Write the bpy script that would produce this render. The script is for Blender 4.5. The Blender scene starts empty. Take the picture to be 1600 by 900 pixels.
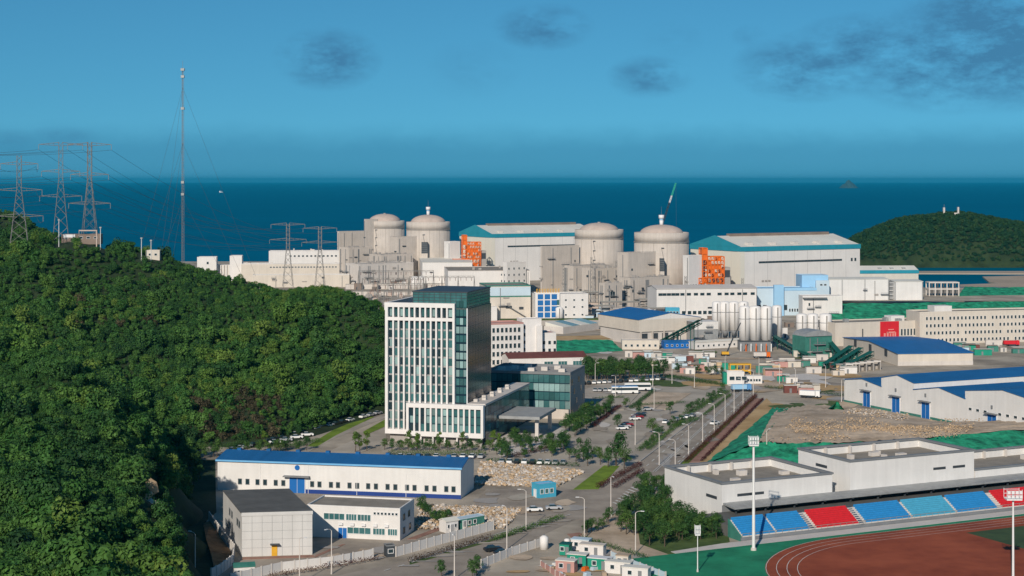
import bpy, bmesh, math, random
import numpy as np
from mathutils import Vector, Matrix

# ------------------------------------------------------------------ camera, world, sun, exposure
SC = bpy.context.scene
HOR, FPX, H = 282.0, 2600.0, 90.0          # eye level row, focal length in px (1600 wide), eye height in m
cam_d = bpy.data.cameras.new('camera')
cam = bpy.data.objects.new('camera', cam_d); SC.collection.objects.link(cam)
cam.location = (0, 0, H); cam.rotation_euler = (math.radians(90), 0, 0)
cam_d.sensor_width = 36; cam_d.lens = 36 * FPX / 1600
cam_d.shift_y = (HOR - 450) / 1600          # level camera with a rising front: verticals stay vertical
cam_d.clip_start = 1; cam_d.clip_end = 200000
SC.camera = cam

SUN_EL, SUN_AZ = 27.0, 16.0                 # degrees above horizon; light travels 16 deg to the right of +Y
world = bpy.data.worlds.new('World'); SC.world = world; world.use_nodes = True
wn = world.node_tree.nodes; wl = world.node_tree.links; wn.clear()
w_out = wn.new('ShaderNodeOutputWorld'); w_bg = wn.new('ShaderNodeBackground')
sky = wn.new('ShaderNodeTexSky'); sky.sky_type = 'NISHITA'; sky.sun_disc = False
sky.sun_elevation = math.radians(SUN_EL); sky.sun_rotation = math.radians(180 + SUN_AZ)
sky.altitude = 0; sky.air_density = 1.0; sky.dust_density = 0.0; sky.ozone_density = 2.0
tint = wn.new('ShaderNodeMix'); tint.data_type = 'RGBA'; tint.blend_type = 'MULTIPLY'
tint.inputs['Factor'].default_value = 1.0; tint.inputs['B'].default_value = (0.20, 0.55, 0.675, 1)
wl.new(sky.outputs['Color'], tint.inputs['A'])
# sample the sky a little above the true direction, so the air near the horizon stays clear blue everywhere
s_tc = wn.new('ShaderNodeTexCoord'); s_mp = wn.new('ShaderNodeMapping'); s_mp.inputs['Location'].default_value = (0, 0, 0.10)
s_nm = wn.new('ShaderNodeVectorMath'); s_nm.operation = 'NORMALIZE'
wl.new(s_tc.outputs['Generated'], s_mp.inputs['Vector']); wl.new(s_mp.outputs[0], s_nm.inputs[0]); wl.new(s_nm.outputs[0], sky.inputs['Vector'])
# small drifting clouds: noise on the direction vector, thinned out by a second noise
tc = wn.new('ShaderNodeTexCoord'); sep = wn.new('ShaderNodeSeparateXYZ')
wl.new(tc.outputs['Generated'], sep.inputs[0])
mp = wn.new('ShaderNodeMapping'); mp.inputs['Scale'].default_value = (1, 1, 2.3)
wl.new(tc.outputs['Generated'], mp.inputs['Vector'])
n1 = wn.new('ShaderNodeTexNoise'); n1.inputs['Scale'].default_value = 34; n1.inputs['Detail'].default_value = 7
n1.inputs['Roughness'].default_value = 0.68
wl.new(mp.outputs[0], n1.inputs['Vector'])
def wmath(op, a, b=None, clamp=False):
    m = wn.new('ShaderNodeMath'); m.operation = op; m.use_clamp = clamp
    for i, v in enumerate((a, b)):
        if v is None: continue
        if isinstance(v, (int, float)): m.inputs[i].default_value = v
        else: wl.new(v, m.inputs[i])
    return m.outputs[0]
def sky_dir(px, py):
    v = Vector(((px - 800) / FPX, 1, (HOR - py) / FPX)); return v.normalized()
cloud_sum = None
# each cloud bank: a direction in the sky, its half width and half height in radians, its thickness
BANKS = [(512, 92, .034, .020, 1.2), (850, 42, .032, .015, 1.1), (1017, 120, .028, .014, 1.0),
         (1260, 105, .046, .022, 1.2), (1360, 85, .055, .026, 1.2), (1480, 90, .07, .034, 1.3), (1570, 60, .07, .044, 1.5),
         (1750, 80, .09, .04, 1.1), (100, 214, .024, .007, .6), (10, 222, .03, .008, .6), (1172, 56, .012, .007, .5),
         (740, 110, .03, .02, .25), (1050, 62, .02, .012, .3),
         (-300, 60, .06, .03, .9), (-700, 110, .08, .03, .9), (2300, 30, .1, .04, 1.0)]
for (bx_, by_, rw, rh, thick) in BANKS:
    c = sky_dir(bx_, by_)
    az = math.atan2(c.x, c.y); el = math.asin(c.z)
    a = wmath('ARCTAN2', sep.outputs['X'], sep.outputs['Y'])
    da = wmath('DIVIDE', wmath('SUBTRACT', a, az), rw)
    de = wmath('DIVIDE', wmath('SUBTRACT', sep.outputs['Z'], math.sin(el)), rh)
    q = wmath('ADD', wmath('MULTIPLY', da, da), wmath('MULTIPLY', de, de))
    g = wmath('MULTIPLY', wmath('SUBTRACT', 1.0, q, True), thick)
    cloud_sum = g if cloud_sum is None else wmath('MAXIMUM', cloud_sum, g)
shape = wmath('MULTIPLY', wmath('SUBTRACT', n1.outputs['Fac'], 0.35), 3.4, True)
dens = wmath('MULTIPLY', shape, cloud_sum, True)
cmix = wn.new('ShaderNodeMix'); cmix.data_type = 'RGBA'
wl.new(wmath('MULTIPLY', dens, 0.82), cmix.inputs['Factor'])
wl.new(tint.outputs['Result'], cmix.inputs['A'])
cmix.inputs['B'].default_value = (0.45, 1.65, 3.1, 1)      # grey-blue shaded underside of thin cumulus
# blue haze painted into the sky colour as a low band round the horizon
hb = wn.new('ShaderNodeMapRange'); hb.interpolation_type = 'SMOOTHSTEP'
hb.inputs['From Min'].default_value = 0.037; hb.inputs['From Max'].default_value = 0.016; hb.inputs['To Max'].default_value = 0.62
hn_ = wmath('MULTIPLY', wmath('SUBTRACT', n1.outputs['Fac'], 0.5), 0.012)
wl.new(wmath('ADD', sep.outputs['Z'], hn_), hb.inputs['Value'])
bank = wn.new('ShaderNodeMix'); bank.data_type = 'RGBA'
wl.new(hb.outputs[0], bank.inputs['Factor']); wl.new(cmix.outputs['Result'], bank.inputs['A']); bank.inputs['B'].default_value = (0.38, 2.05, 3.6, 1)
wl.new(bank.outputs['Result'], w_bg.inputs['Color'])
w_bg.inputs['Strength'].default_value = 0.118
wl.new(w_bg.outputs[0], w_out.inputs['Surface'])

sun_d = bpy.data.lights.new('sun', 'SUN'); sun_d.energy = 4.4; sun_d.angle = math.radians(0.53)
sun_d.color = (1.0, 0.895, 0.765)
sun = bpy.data.objects.new('sun', sun_d); SC.collection.objects.link(sun)
_e, _a = math.radians(SUN_EL), math.radians(SUN_AZ)
LDIR = Vector((math.sin(_a) * math.cos(_e), math.cos(_a) * math.cos(_e), -math.sin(_e)))
sun.rotation_euler = LDIR.to_track_quat('-Z', 'Y').to_euler(); sun.location = (0, 0, 300)
vs = SC.view_settings
vs.view_transform = 'Standard'; vs.look = 'None'; vs.exposure = -0.08; vs.gamma = 1.0; vs.use_curve_mapping = False

# ------------------------------------------------------------------ helpers
R = random.Random(7)
COL = SC.collection
PI = math.pi
def P(x, y, z=0.0):
    """photo pixel -> the point where that direction meets the level z"""
    d = (H - z) * FPX / (y - HOR); return Vector(((x - 800) * d / FPX, d, z))
def at(x, y, d):
    """photo pixel at a known distance"""
    return Vector(((x - 800) * d / FPX, d, H - (y - HOR) * d / FPX))
def zat(y, d): return H - (y - HOR) * d / FPX

MATS = {}
def mat(name, col, rough=0.7, var=0.12, scale=0.25, spec=0.3, bump=0.0, bscale=4.0, streak=0.0, metal=0.0,
        col2=None, trans=0.0, wave=None, rand=0.0, bands=0.0, coord='Object'):
    if name in MATS: return MATS[name]
    m = bpy.data.materials.new(name); m.use_nodes = True
    n, l = m.node_tree.nodes, m.node_tree.links
    b = n['Principled BSDF']; b.inputs['Roughness'].default_value = rough
    b.inputs['Specular IOR Level'].default_value = spec; b.inputs['Metallic'].default_value = metal
    t = n.new('ShaderNodeTexCoord')
    nz = n.new('ShaderNodeTexNoise'); nz.inputs['Scale'].default_value = scale; nz.inputs['Detail'].default_value = 6
    nz.inputs['Roughness'].default_value = 0.65
    l.new(t.outputs[coord], nz.inputs['Vector'])
    rp = n.new('ShaderNodeMapRange'); rp.inputs['From Min'].default_value = 0.3; rp.inputs['From Max'].default_value = 0.7
    l.new(nz.outputs['Fac'], rp.inputs['Value'])
    fac = rp.outputs[0]
    if bands:
        mpb = n.new('ShaderNodeMapping'); mpb.inputs['Scale'].default_value = (bands, 0.02, 0.02)
        l.new(t.outputs[coord], mpb.inputs['Vector'])
        nb2 = n.new('ShaderNodeTexNoise'); nb2.inputs['Scale'].default_value = 1.0; nb2.inputs['Detail'].default_value = 3; nb2.inputs['Roughness'].default_value = .75
        l.new(mpb.outputs[0], nb2.inputs['Vector'])
        mb_ = n.new('ShaderNodeMix'); mb_.inputs['Factor'].default_value = .6
        l.new(fac, mb_.inputs['A']); l.new(nb2.outputs['Fac'], mb_.inputs['B']); fac = mb_.outputs['Result']
    if streak:
        mpp = n.new('ShaderNodeMapping'); mpp.inputs['Scale'].default_value = (1.1, 1.1, 0.06)
        l.new(t.outputs[coord], mpp.inputs['Vector'])
        ns = n.new('ShaderNodeTexNoise'); ns.inputs['Scale'].default_value = 0.8; ns.inputs['Detail'].default_value = 4
        l.new(mpp.outputs[0], ns.inputs['Vector'])
        mm = n.new('ShaderNodeMix'); mm.inputs['Factor'].default_value = streak
        l.new(fac, mm.inputs['A']); l.new(ns.outputs['Fac'], mm.inputs['B']); fac = mm.outputs['Result']
    c = n.new('ShaderNodeMix'); c.data_type = 'RGBA'
    l.new(fac, c.inputs['Factor'])
    lo = tuple(v * (1 - var) for v in col); hi = tuple(min(1, v * (1 + var * 0.6)) for v in (col2 or col))
    if col2: lo = tuple(v * (1 - var) for v in col); hi = col2
    c.inputs['A'].default_value = (*lo, 1); c.inputs['B'].default_value = (*hi, 1)
    outc = c.outputs['Result']
    if rand:
        oi = n.new('ShaderNodeObjectInfo')
        hs = n.new('ShaderNodeHueSaturation')
        mr = n.new('ShaderNodeMapRange'); mr.inputs['To Min'].default_value = 1 - rand; mr.inputs['To Max'].default_value = 1 + rand
        l.new(oi.outputs['Random'], mr.inputs['Value']); l.new(mr.outputs[0], hs.inputs['Value'])
        l.new(outc, hs.inputs['Color']); outc = hs.outputs[0]
    l.new(outc, b.inputs['Base Color'])
    if trans: b.inputs['Subsurface Weight'].default_value = 0.0
    src = None
    if wave:
        w = n.new('ShaderNodeTexWave'); w.inputs['Scale'].default_value = wave[1]; w.bands_direction = wave[0]
        l.new(t.outputs[coord], w.inputs['Vector']); src = w.outputs['Fac']; st = wave[2]
    elif bump:
        nb = n.new('ShaderNodeTexNoise'); nb.inputs['Scale'].default_value = bscale; nb.inputs['Detail'].default_value = 4
        l.new(t.outputs[coord], nb.inputs['Vector']); src = nb.outputs['Fac']; st = bump
    if src is not None:
        bp = n.new('ShaderNodeBump'); bp.inputs['Strength'].default_value = st; bp.inputs['Distance'].default_value = 0.2
        l.new(src, bp.inputs['Height']); l.new(bp.outputs[0], b.inputs['Normal'])
    MATS[name] = m; return m

class MB:
    def __init__(s): s.v = []; s.f = []; s.m = []; s.cur = 0
    def poly(s, pts):
        i = len(s.v); s.v += [tuple(p) for p in pts]; s.f.append(tuple(range(i, i + len(pts)))); s.m.append(s.cur)
    def box(s, x0, x1, y0, y1, z0, z1):
        i = len(s.v)
        s.v += [(x0,y0,z0),(x1,y0,z0),(x1,y1,z0),(x0,y1,z0),(x0,y0,z1),(x1,y0,z1),(x1,y1,z1),(x0,y1,z1)]
        for q in ((0,3,2,1),(4,5,6,7),(0,1,5,4),(1,2,6,5),(2,3,7,6),(3,0,4,7)):
            s.f.append(tuple(i + k for k in q)); s.m.append(s.cur)
        return s
    def prism(s, pts, z0, z1):
        """pts counter-clockwise from above; z0, z1 numbers or lists"""
        n = len(pts); i = len(s.v)
        a = z0 if isinstance(z0, (list, tuple)) else [z0] * n; b = z1 if isinstance(z1, (list, tuple)) else [z1] * n
        s.v += [(p[0], p[1], a[k]) for k, p in enumerate(pts)] + [(p[0], p[1], b[k]) for k, p in enumerate(pts)]
        s.f.append(tuple(i + k for k in reversed(range(n)))); s.m.append(s.cur)
        s.f.append(tuple(i + n + k for k in range(n))); s.m.append(s.cur)
        for k in range(n):
            j = (k + 1) % n
            s.f.append((i + k, i + j, i + n + j, i + n + k)); s.m.append(s.cur)
        return s
    def lathe(s, prof, n=32, c=(0, 0)):
        i = len(s.v)
        for (r, z) in prof:
            for k in range(n):
                t = 2 * PI * k / n; s.v.append((c[0] + r * math.cos(t), c[1] + r * math.sin(t), z))
        for a in range(len(prof) - 1):
            for k in range(n):
                j = (k + 1) % n
                s.f.append((i + a*n + k, i + a*n + j, i + (a+1)*n + j, i + (a+1)*n + k)); s.m.append(s.cur)
        s.f.append(tuple(i + k for k in reversed(range(n)))); s.m.append(s.cur)
        e = i + (len(prof) - 1) * n
        s.f.append(tuple(e + k for k in range(n))); s.m.append(s.cur)
        return s
    def tube(s, p0, p1, r, r2=None, n=4):
        p0, p1 = Vector(p0), Vector(p1); d = (p1 - p0)
        if d.length < 1e-6: return s
        d.normalize(); u = d.orthogonal().normalized(); w = d.cross(u); i = len(s.v); r2 = r if r2 is None else r2
        for (p, q) in ((p0, r), (p1, r2)):
            for k in range(n):
                t = 2 * PI * (k + .5) / n; s.v.append(tuple(p + u * q * math.cos(t) + w * q * math.sin(t)))
        for k in range(n):
            j = (k + 1) % n; s.f.append((i + k, i + j, i + n + j, i + n + k)); s.m.append(s.cur)
        s.f.append(tuple(i + k for k in reversed(range(n)))); s.m.append(s.cur)
        s.f.append(tuple(i + n + k for k in range(n))); s.m.append(s.cur)
        return s
    def path(s, pts, r, n=4):
        for a, b in zip(pts[:-1], pts[1:]): s.tube(a, b, r, n=n)
        return s
    def mesh(s, name, mats):
        me = bpy.data.meshes.new(name); me.from_pydata(s.v, [], s.f)
        for m in (mats if isinstance(mats, (list, tuple)) else [mats]): me.materials.append(m)
        if any(s.m): me.polygons.foreach_set('material_index', s.m)
        me.update(); return me
    def build(s, name, mats, parent=None, loc=(0, 0, 0), rz=0.0, smooth=False):
        me = s.mesh(name, mats)
        if smooth: me.polygons.foreach_set('use_smooth', [len(f) == 4 for f in s.f])
        return child(me, name, parent, loc, rz)
def child(me, name, parent=None, loc=(0, 0, 0), rz=0.0):
    o = bpy.data.objects.new(name, me); COL.objects.link(o)
    o.location = loc
    if rz: o.rotation_euler = (0, 0, rz)
    if parent: o.parent = parent
    return o
def tag(o, label, cat, group=None):
    o['label'] = label; o['category'] = cat
    if group: o['group'] = group
    return o
def kind(o, k): o['kind'] = k; return o
def thing(name, label, cat, loc=(0, 0, 0), rz=0.0, group=None):
    o = bpy.data.objects.new(name, None); COL.objects.link(o); o.empty_display_size = 0.5
    o.location = loc; o.rotation_euler = (0, 0, rz); return tag(o, label, cat, group)
def copy_tree(o, parent=None):
    c = o.copy(); COL.objects.link(c); c.parent = parent
    for ch in o.children: copy_tree(ch, c)
    return c
FACE = {'front': 0.0, 'right': PI / 2, 'back': PI, 'left': -PI / 2}
WCACHE = {}
def win_mesh(w, h, glass, frame, mull=0, t=0.12):
    k = (round(w, 2), round(h, 2), glass, frame, mull)
    if k not in WCACHE:
        b = MB(); b.cur = 0; b.box(-w/2, w/2, -0.02, 0.05, 0, h)
        b.cur = 1
        b.box(-w/2 - t, -w/2, -0.10, 0.05, -t, h + t); b.box(w/2, w/2 + t, -0.10, 0.05, -t, h + t)
        b.box(-w/2, w/2, -0.10, 0.05, h, h + t); b.box(-w/2, w/2, -0.16, 0.05, -t, 0)
        for i in range(mull):
            x = -w/2 + w * (i + 1) / (mull + 1); b.box(x - .05, x + .05, -0.07, -0.021, 0, h)
        WCACHE[k] = b.mesh('window', [MATS[glass], MATS[frame]])
    return WCACHE[k]
class Bld:
    """a building whose front lower edge runs from pixel a to pixel b on the level z; local x along the front, y to the back"""
    def __init__(s, name, label, a=None, b=None, D=20, h=8, cat='building', z=0.0, group=None, o=None, u=None, L=None):
        if o is None:
            pa, pb = P(*a, z), P(*b, z); d = pb - pa; s.L = d.length if L is None else L; rz = math.atan2(d.y, d.x); o = pa
        else: rz = math.atan2(u[1], u[0]); s.L = L
        s.o, s.rz, s.D, s.h = Vector(o), rz, D, h
        s.e = thing(name, label, cat, o, rz, group)
        s.inv = Matrix.Translation(s.o).to_4x4() @ Matrix.Rotation(rz, 4, 'Z'); s.inv.invert()
    def loc(s, p): return s.inv @ Vector(p)
    def part(s, mb, name, mats, **k): return mb.build(name, mats, s.e, **k)
    def walls(s, m, h=None, x0=0, x1=None, y0=0, y1=None, z0=0, name='wall'):
        x1 = s.L if x1 is None else x1; y1 = s.D if y1 is None else y1
        return s.part(MB().box(x0, x1, y0, y1, z0, s.h if h is None else h), name, m)
    def flat_roof(s, m, pm=None, h=None, x0=0, x1=None, y0=0, y1=None, ph=0.9, t=0.35):
        x1 = s.L if x1 is None else x1; y1 = s.D if y1 is None else y1; h = s.h if h is None else h
        rf = s.part(MB().box(x0 + t, x1 - t, y0 + t, y1 - t, h, h + 0.12), 'roof', m)
        if pm:
            b = MB(); e = 0.04
            b.box(x0 - e, x1 + e, y0 - e, y0 + t, h, h + ph); b.box(x0 - e, x1 + e, y1 - t, y1 + e, h, h + ph)
            b.box(x0 - e, x0 + t, y0 + t, y1 - t, h, h + ph); b.box(x1 - t, x1 + e, y0 + t, y1 - t, h, h + ph)
            b.build('parapet', pm, rf)
        return rf
    def gable(s, m, rise, axis='x', over=0.4, h=None, x0=0, x1=None, y0=0, y1=None, wm=None, t=0.25):
        """pitched roof; axis x = ridge along the front"""
        x1 = s.L if x1 is None else x1; y1 = s.D if y1 is None else y1; h = s.h if h is None else h
        b = MB()
        if axis == 'x':
            yc = (y0 + y1) / 2; k = rise / (yc - y0); o = over
            for (ya, yb) in ((y0 - o, yc), (y1 + o, yc)):
                za, zb = h - o * k + .05, h + rise + .05
                pts = [(x0 - o, ya), (x1 + o, ya), (x1 + o, yb), (x0 - o, yb)]; zz = [za, za, zb, zb]
                if ya > yb: pts.reverse(); zz.reverse()
                b.prism(pts, zz, [q + t for q in zz])
            if wm:
                for x in (x0, x1 - .2):
                    g = MB(); g.v = [(x, y0, h), (x, y1, h), (x, yc, h + rise), (x + .2, y0, h), (x + .2, y1, h), (x + .2, yc, h + rise)]
                    g.f = [(0, 2, 1), (3, 4, 5), (0, 3, 5, 2), (1, 2, 5, 4), (0, 1, 4, 3)]; g.m = [0] * 5; s.part(g, 'gable_wall', wm)
        else:
            xc = (x0 + x1) / 2; k = rise / (xc - x0); o = over
            for (xa, xb) in ((x0 - o, xc), (x1 + o, xc)):
                za, zb = h - o * k + .05, h + rise + .05
                pts = [(xa, y0 - o), (xb, y0 - o), (xb, y1 + o), (xa, y1 + o)]; zz = [za, zb, zb, za]
                if xa > xb: pts.reverse(); zz.reverse()
                b.prism(pts, zz, [q + t for q in zz])
            if wm:
                for y in (y0, y1 - .2):
                    g = MB(); g.v = [(x0, y, h), (x1, y, h), (xc, y, h + rise), (x0, y + .2, h), (x1, y + .2, h), (xc, y + .2, h + rise)]
                    g.f = [(0, 1, 2), (3, 5, 4), (0, 2, 5, 3), (1, 4, 5, 2), (0, 3, 4, 1)]; g.m = [0] * 5; s.part(g, 'gable_wall', wm)
        return s.part(b, 'roof', m)
    def put(s, me, name, face, a, c, off=0.0, L=None, D=None, parent=None):
        L = s.L if L is None else L; D = s.D if D is None else D
        loc = {'front': (a, -off, c), 'right': (L + off, a, c), 'back': (a, D + off, c), 'left': (-off, a, c)}[face]
        return child(me, name, parent or s.e, loc, FACE[face])
    def wins(s, face, xs, zs, w, h, glass='glass_dark', frame='frame_white', mull=0, off=0.0, L=None, D=None):
        me = win_mesh(w, h, glass, frame, mull)
        for c in zs:
            for a in xs: s.put(me, 'window', face, a, c, off, L, D)
    def door(s, face, a, w, h, m, off=0.0, canopy=None, L=None, D=None, z=0.0):
        b = MB(); b.cur = 0; b.box(-w/2, w/2, -0.12, 0.05, z, h)
        b.cur = 1; b.box(-w/2 - .2, -w/2, -.2, .05, z, h + .2); b.box(w/2, w/2 + .2, -.2, .05, z, h + .2); b.box(-w/2, w/2, -.2, .05, h, h + .2)
        b.box(-.04, .04, -.15, -.121, z, h)
        o = s.put(b.mesh('door', [MATS[m], MATS['frame_white']]), 'door', face, a, 0, off, L, D)
        if canopy:
            MB().box(-w/2 - canopy, w/2 + canopy, -1.6, 0.0, h + .3, h + .6).build('canopy', MATS['trim_grey'], o)
        return o
def lin(a, b, n): return [a + (b - a) * i / (n - 1) for i in range(n)] if n > 1 else [(a + b) / 2]
# ------------------------------------------------------------------ materials
mat('glass_dark', (0.022, 0.045, 0.055), 0.12, 0.3, 0.4, spec=0.6)
mat('glass_teal', (0.045, 0.135, 0.14), 0.10, 0.3, 0.4, spec=0.6, rand=0.35)
mat('glass_pale', (0.22, 0.34, 0.335), 0.2, 0.25, 0.5, spec=0.5, rand=0.4)
mat('glass_navy', (0.012, 0.034, 0.052), 0.14, 0.35, 0.15, spec=0.3, rand=0.25)
mat('glass_blue', (0.03, 0.16, 0.42), 0.12, 0.2, 0.4, spec=0.6)
mat('frame_white', (0.72, 0.72, 0.72), 0.5, 0.08)
mat('frame_dark', (0.06, 0.07, 0.075), 0.5, 0.1)
mat('trim_grey', (0.20, 0.21, 0.22), 0.6, 0.15)
mat('dark_metal', (0.05, 0.06, 0.07), 0.5, 0.2)
mat('white_wall', (0.70, 0.68, 0.655), 0.75, 0.18, 0.12, streak=0.6)
mat('white_clad', (0.735, 0.725, 0.705), 0.6, 0.20, 0.10, streak=0.6, wave=('X', 2.2, 0.25))
mat('white_facade', (0.76, 0.735, 0.71), 0.7, 0.16, 0.2, streak=0.5)
mat('grey_clad', (0.60, 0.595, 0.58), 0.65, 0.18, 0.12, streak=0.6)
mat('concrete', (0.55, 0.495, 0.44), 0.85, 0.30, 0.10, streak=0.65)
mat('concrete_dark', (0.37, 0.345, 0.32), 0.85, 0.2, 0.12, streak=0.4)
mat('concrete_light', (0.60, 0.56, 0.52), 0.8, 0.24, 0.12, streak=0.5)
mat('dome_pink', (0.50, 0.41, 0.355), 0.85, 0.18, 0.1)
mat('beige_wall', (0.62, 0.565, 0.49), 0.8, 0.2, 0.12, streak=0.6)
mat('hall_wall', (0.71, 0.69, 0.665), 0.75, 0.16, 0.06, streak=0.5)
mat('hall_gable_sunlit', (0.68, 0.655, 0.57), 0.75, 0.08, 0.06, streak=0.5)  # yellow of the sunlit gable side put into the wall colour
mat('teal_roof', (0.022, 0.27, 0.36), 0.5, 0.3, 0.1, bands=.5, wave=('X', 1.5, 0.2))
mat('blue_roof', (0.016, 0.125, 0.33), 0.45, 0.35, 0.08, bands=.8, wave=('X', 1.5, 0.3))
mat('blue_roof_bright', (0.016, 0.145, 0.40), 0.45, 0.35, 0.08, bands=.8, wave=('X', 1.5, 0.3))
mat('blue_paint', (0.010, 0.13, 0.42), 0.45, 0.1, 0.2)
mat('navy_paint', (0.012, 0.045, 0.22), 0.5, 0.1, 0.2)
mat('skyblue_clad', (0.30, 0.53, 0.74), 0.6, 0.08, 0.1, streak=0.3)
mat('paleblue_clad', (0.50, 0.62, 0.70), 0.6, 0.1, 0.1, streak=0.3)
mat('cyan_clad', (0.06, 0.36, 0.52), 0.5, 0.1, 0.2)
mat('white_roof', (0.72, 0.70, 0.63), 0.6, 0.22, 0.05, bands=.4)
mat('brown_roof', (0.22, 0.17, 0.14), 0.8, 0.2, 0.1)
mat('grey_roof', (0.115, 0.115, 0.11), 0.85, 0.25, 0.25)
mat('tan_roof', (0.28, 0.25, 0.21), 0.85, 0.25, 0.2)
mat('pink_roof', (0.48, 0.27, 0.24), 0.8, 0.2, 0.2)
mat('maroon_roof', (0.16, 0.055, 0.045), 0.7, 0.25, 0.3)
mat('orange_steel', (0.72, 0.145, 0.012), 0.5, 0.15, 0.4)
mat('yellow_paint', (0.66, 0.36, 0.03), 0.5, 0.15, 0.4)
mat('red_paint', (0.62, 0.02, 0.03), 0.5, 0.12, 0.3)
mat('red_seat', (0.62, 0.025, 0.035), 0.5, 0.15, 1.0)
mat('blue_seat', (0.03, 0.26, 0.56), 0.5, 0.15, 1.0)
mat('cyan_seat', (0.08, 0.38, 0.55), 0.5, 0.15, 1.0)
mat('navy_seat', (0.02, 0.06, 0.12), 0.5, 0.15, 1.0)
mat('net_green', (0.006, 0.12, 0.07), 0.8, 0.5, 0.28, bump=1.0, bscale=0.6, col2=(0.03, 0.42, 0.22))
mat('steel_green', (0.012, 0.10, 0.075), 0.5, 0.2, 0.4)
mat('steel_green_pale', (0.05, 0.20, 0.16), 0.55, 0.25, 0.4)
mat('silo_white', (0.74, 0.72, 0.70), 0.6, 0.07, 0.1, streak=0.5)
mat('steel_grey', (0.34, 0.35, 0.35), 0.5, 0.2, 0.5, metal=0.2)
mat('galv', (0.26, 0.25, 0.235), 0.6, 0.2, 0.5)
mat('pole_white', (0.74, 0.74, 0.73), 0.5, 0.08)
mat('pole_grey', (0.66, 0.61, 0.56), 0.5, 0.1)
mat('wire', (0.10, 0.11, 0.12), 0.6, 0.1)
mat('asphalt', (0.30, 0.255, 0.21), 0.9, 0.25, 0.09, bump=0.2, bscale=3, col2=(0.40, 0.345, 0.285))
mat('road_lot', (0.37, 0.325, 0.27), 0.9, 0.25, 0.06, col2=(0.50, 0.445, 0.37))
mat('ground_dusty', (0.32, 0.27, 0.215), 0.95, 0.4, 0.04, bump=0.3, bscale=0.6, col2=(0.52, 0.455, 0.365))
mat('paint_line', (0.66, 0.65, 0.61), 0.8, 0.25, 0.8)
mat('paving_red', (0.30, 0.155, 0.115), 0.9, 0.25, 0.3, col2=(0.38, 0.225, 0.17))
mat('soil', (0.44, 0.335, 0.235), 0.95, 0.35, 0.07, bump=0.8, bscale=0.7, col2=(0.66, 0.53, 0.40))
mat('soil_orange', (0.46, 0.28, 0.11), 0.95, 0.3, 0.06, bump=0.6, bscale=0.7, col2=(0.58, 0.41, 0.22))
mat('rock', (0.44, 0.38, 0.32), 0.9, 0.35, 0.6, col2=(0.70, 0.64, 0.57), rand=0.35)
mat('rock_tan', (0.45, 0.30, 0.17), 0.9, 0.35, 0.6, col2=(0.62, 0.47, 0.31), rand=0.35)
mat('lawn', (0.12, 0.20, 0.014), 0.95, 0.3, 0.15, bump=0.5, bscale=2.0, col2=(0.21, 0.31, 0.028))
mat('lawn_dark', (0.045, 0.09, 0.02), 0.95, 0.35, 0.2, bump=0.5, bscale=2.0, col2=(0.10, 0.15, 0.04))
mat('turf', (0.010, 0.19, 0.095), 0.9, 0.3, 0.1, col2=(0.02, 0.28, 0.14))
mat('field', (0.035, 0.07, 0.03), 0.95, 0.25, 0.1, col2=(0.06, 0.105, 0.04))
mat('track_red', (0.27, 0.05, 0.018), 0.9, 0.25, 0.08, col2=(0.36, 0.085, 0.035))
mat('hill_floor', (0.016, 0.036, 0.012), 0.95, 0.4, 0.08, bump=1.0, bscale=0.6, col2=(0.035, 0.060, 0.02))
mat('sand', (0.42, 0.34, 0.26), 0.95, 0.2, 0.02)
mat('kerb', (0.45, 0.43, 0.40), 0.85, 0.2, 0.3)
mat('bark', (0.10, 0.075, 0.055), 0.9, 0.3, 2.0)
mat('tyre', (0.02, 0.02, 0.02), 0.8, 0.1)
mat('white_paint', (0.78, 0.78, 0.77), 0.35, 0.05, spec=0.5)
mat('silver_paint', (0.42, 0.43, 0.45), 0.3, 0.05, spec=0.5)
mat('black_paint', (0.02, 0.022, 0.026), 0.25, 0.05, spec=0.5)
mat('crimson_paint', (0.30, 0.02, 0.03), 0.3, 0.05, spec=0.5)
mat('bus_blue', (0.10, 0.28, 0.55), 0.35, 0.05, spec=0.5)
mat('hut_green', (0.01, 0.26, 0.17), 0.6, 0.2, 0.4)

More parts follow.
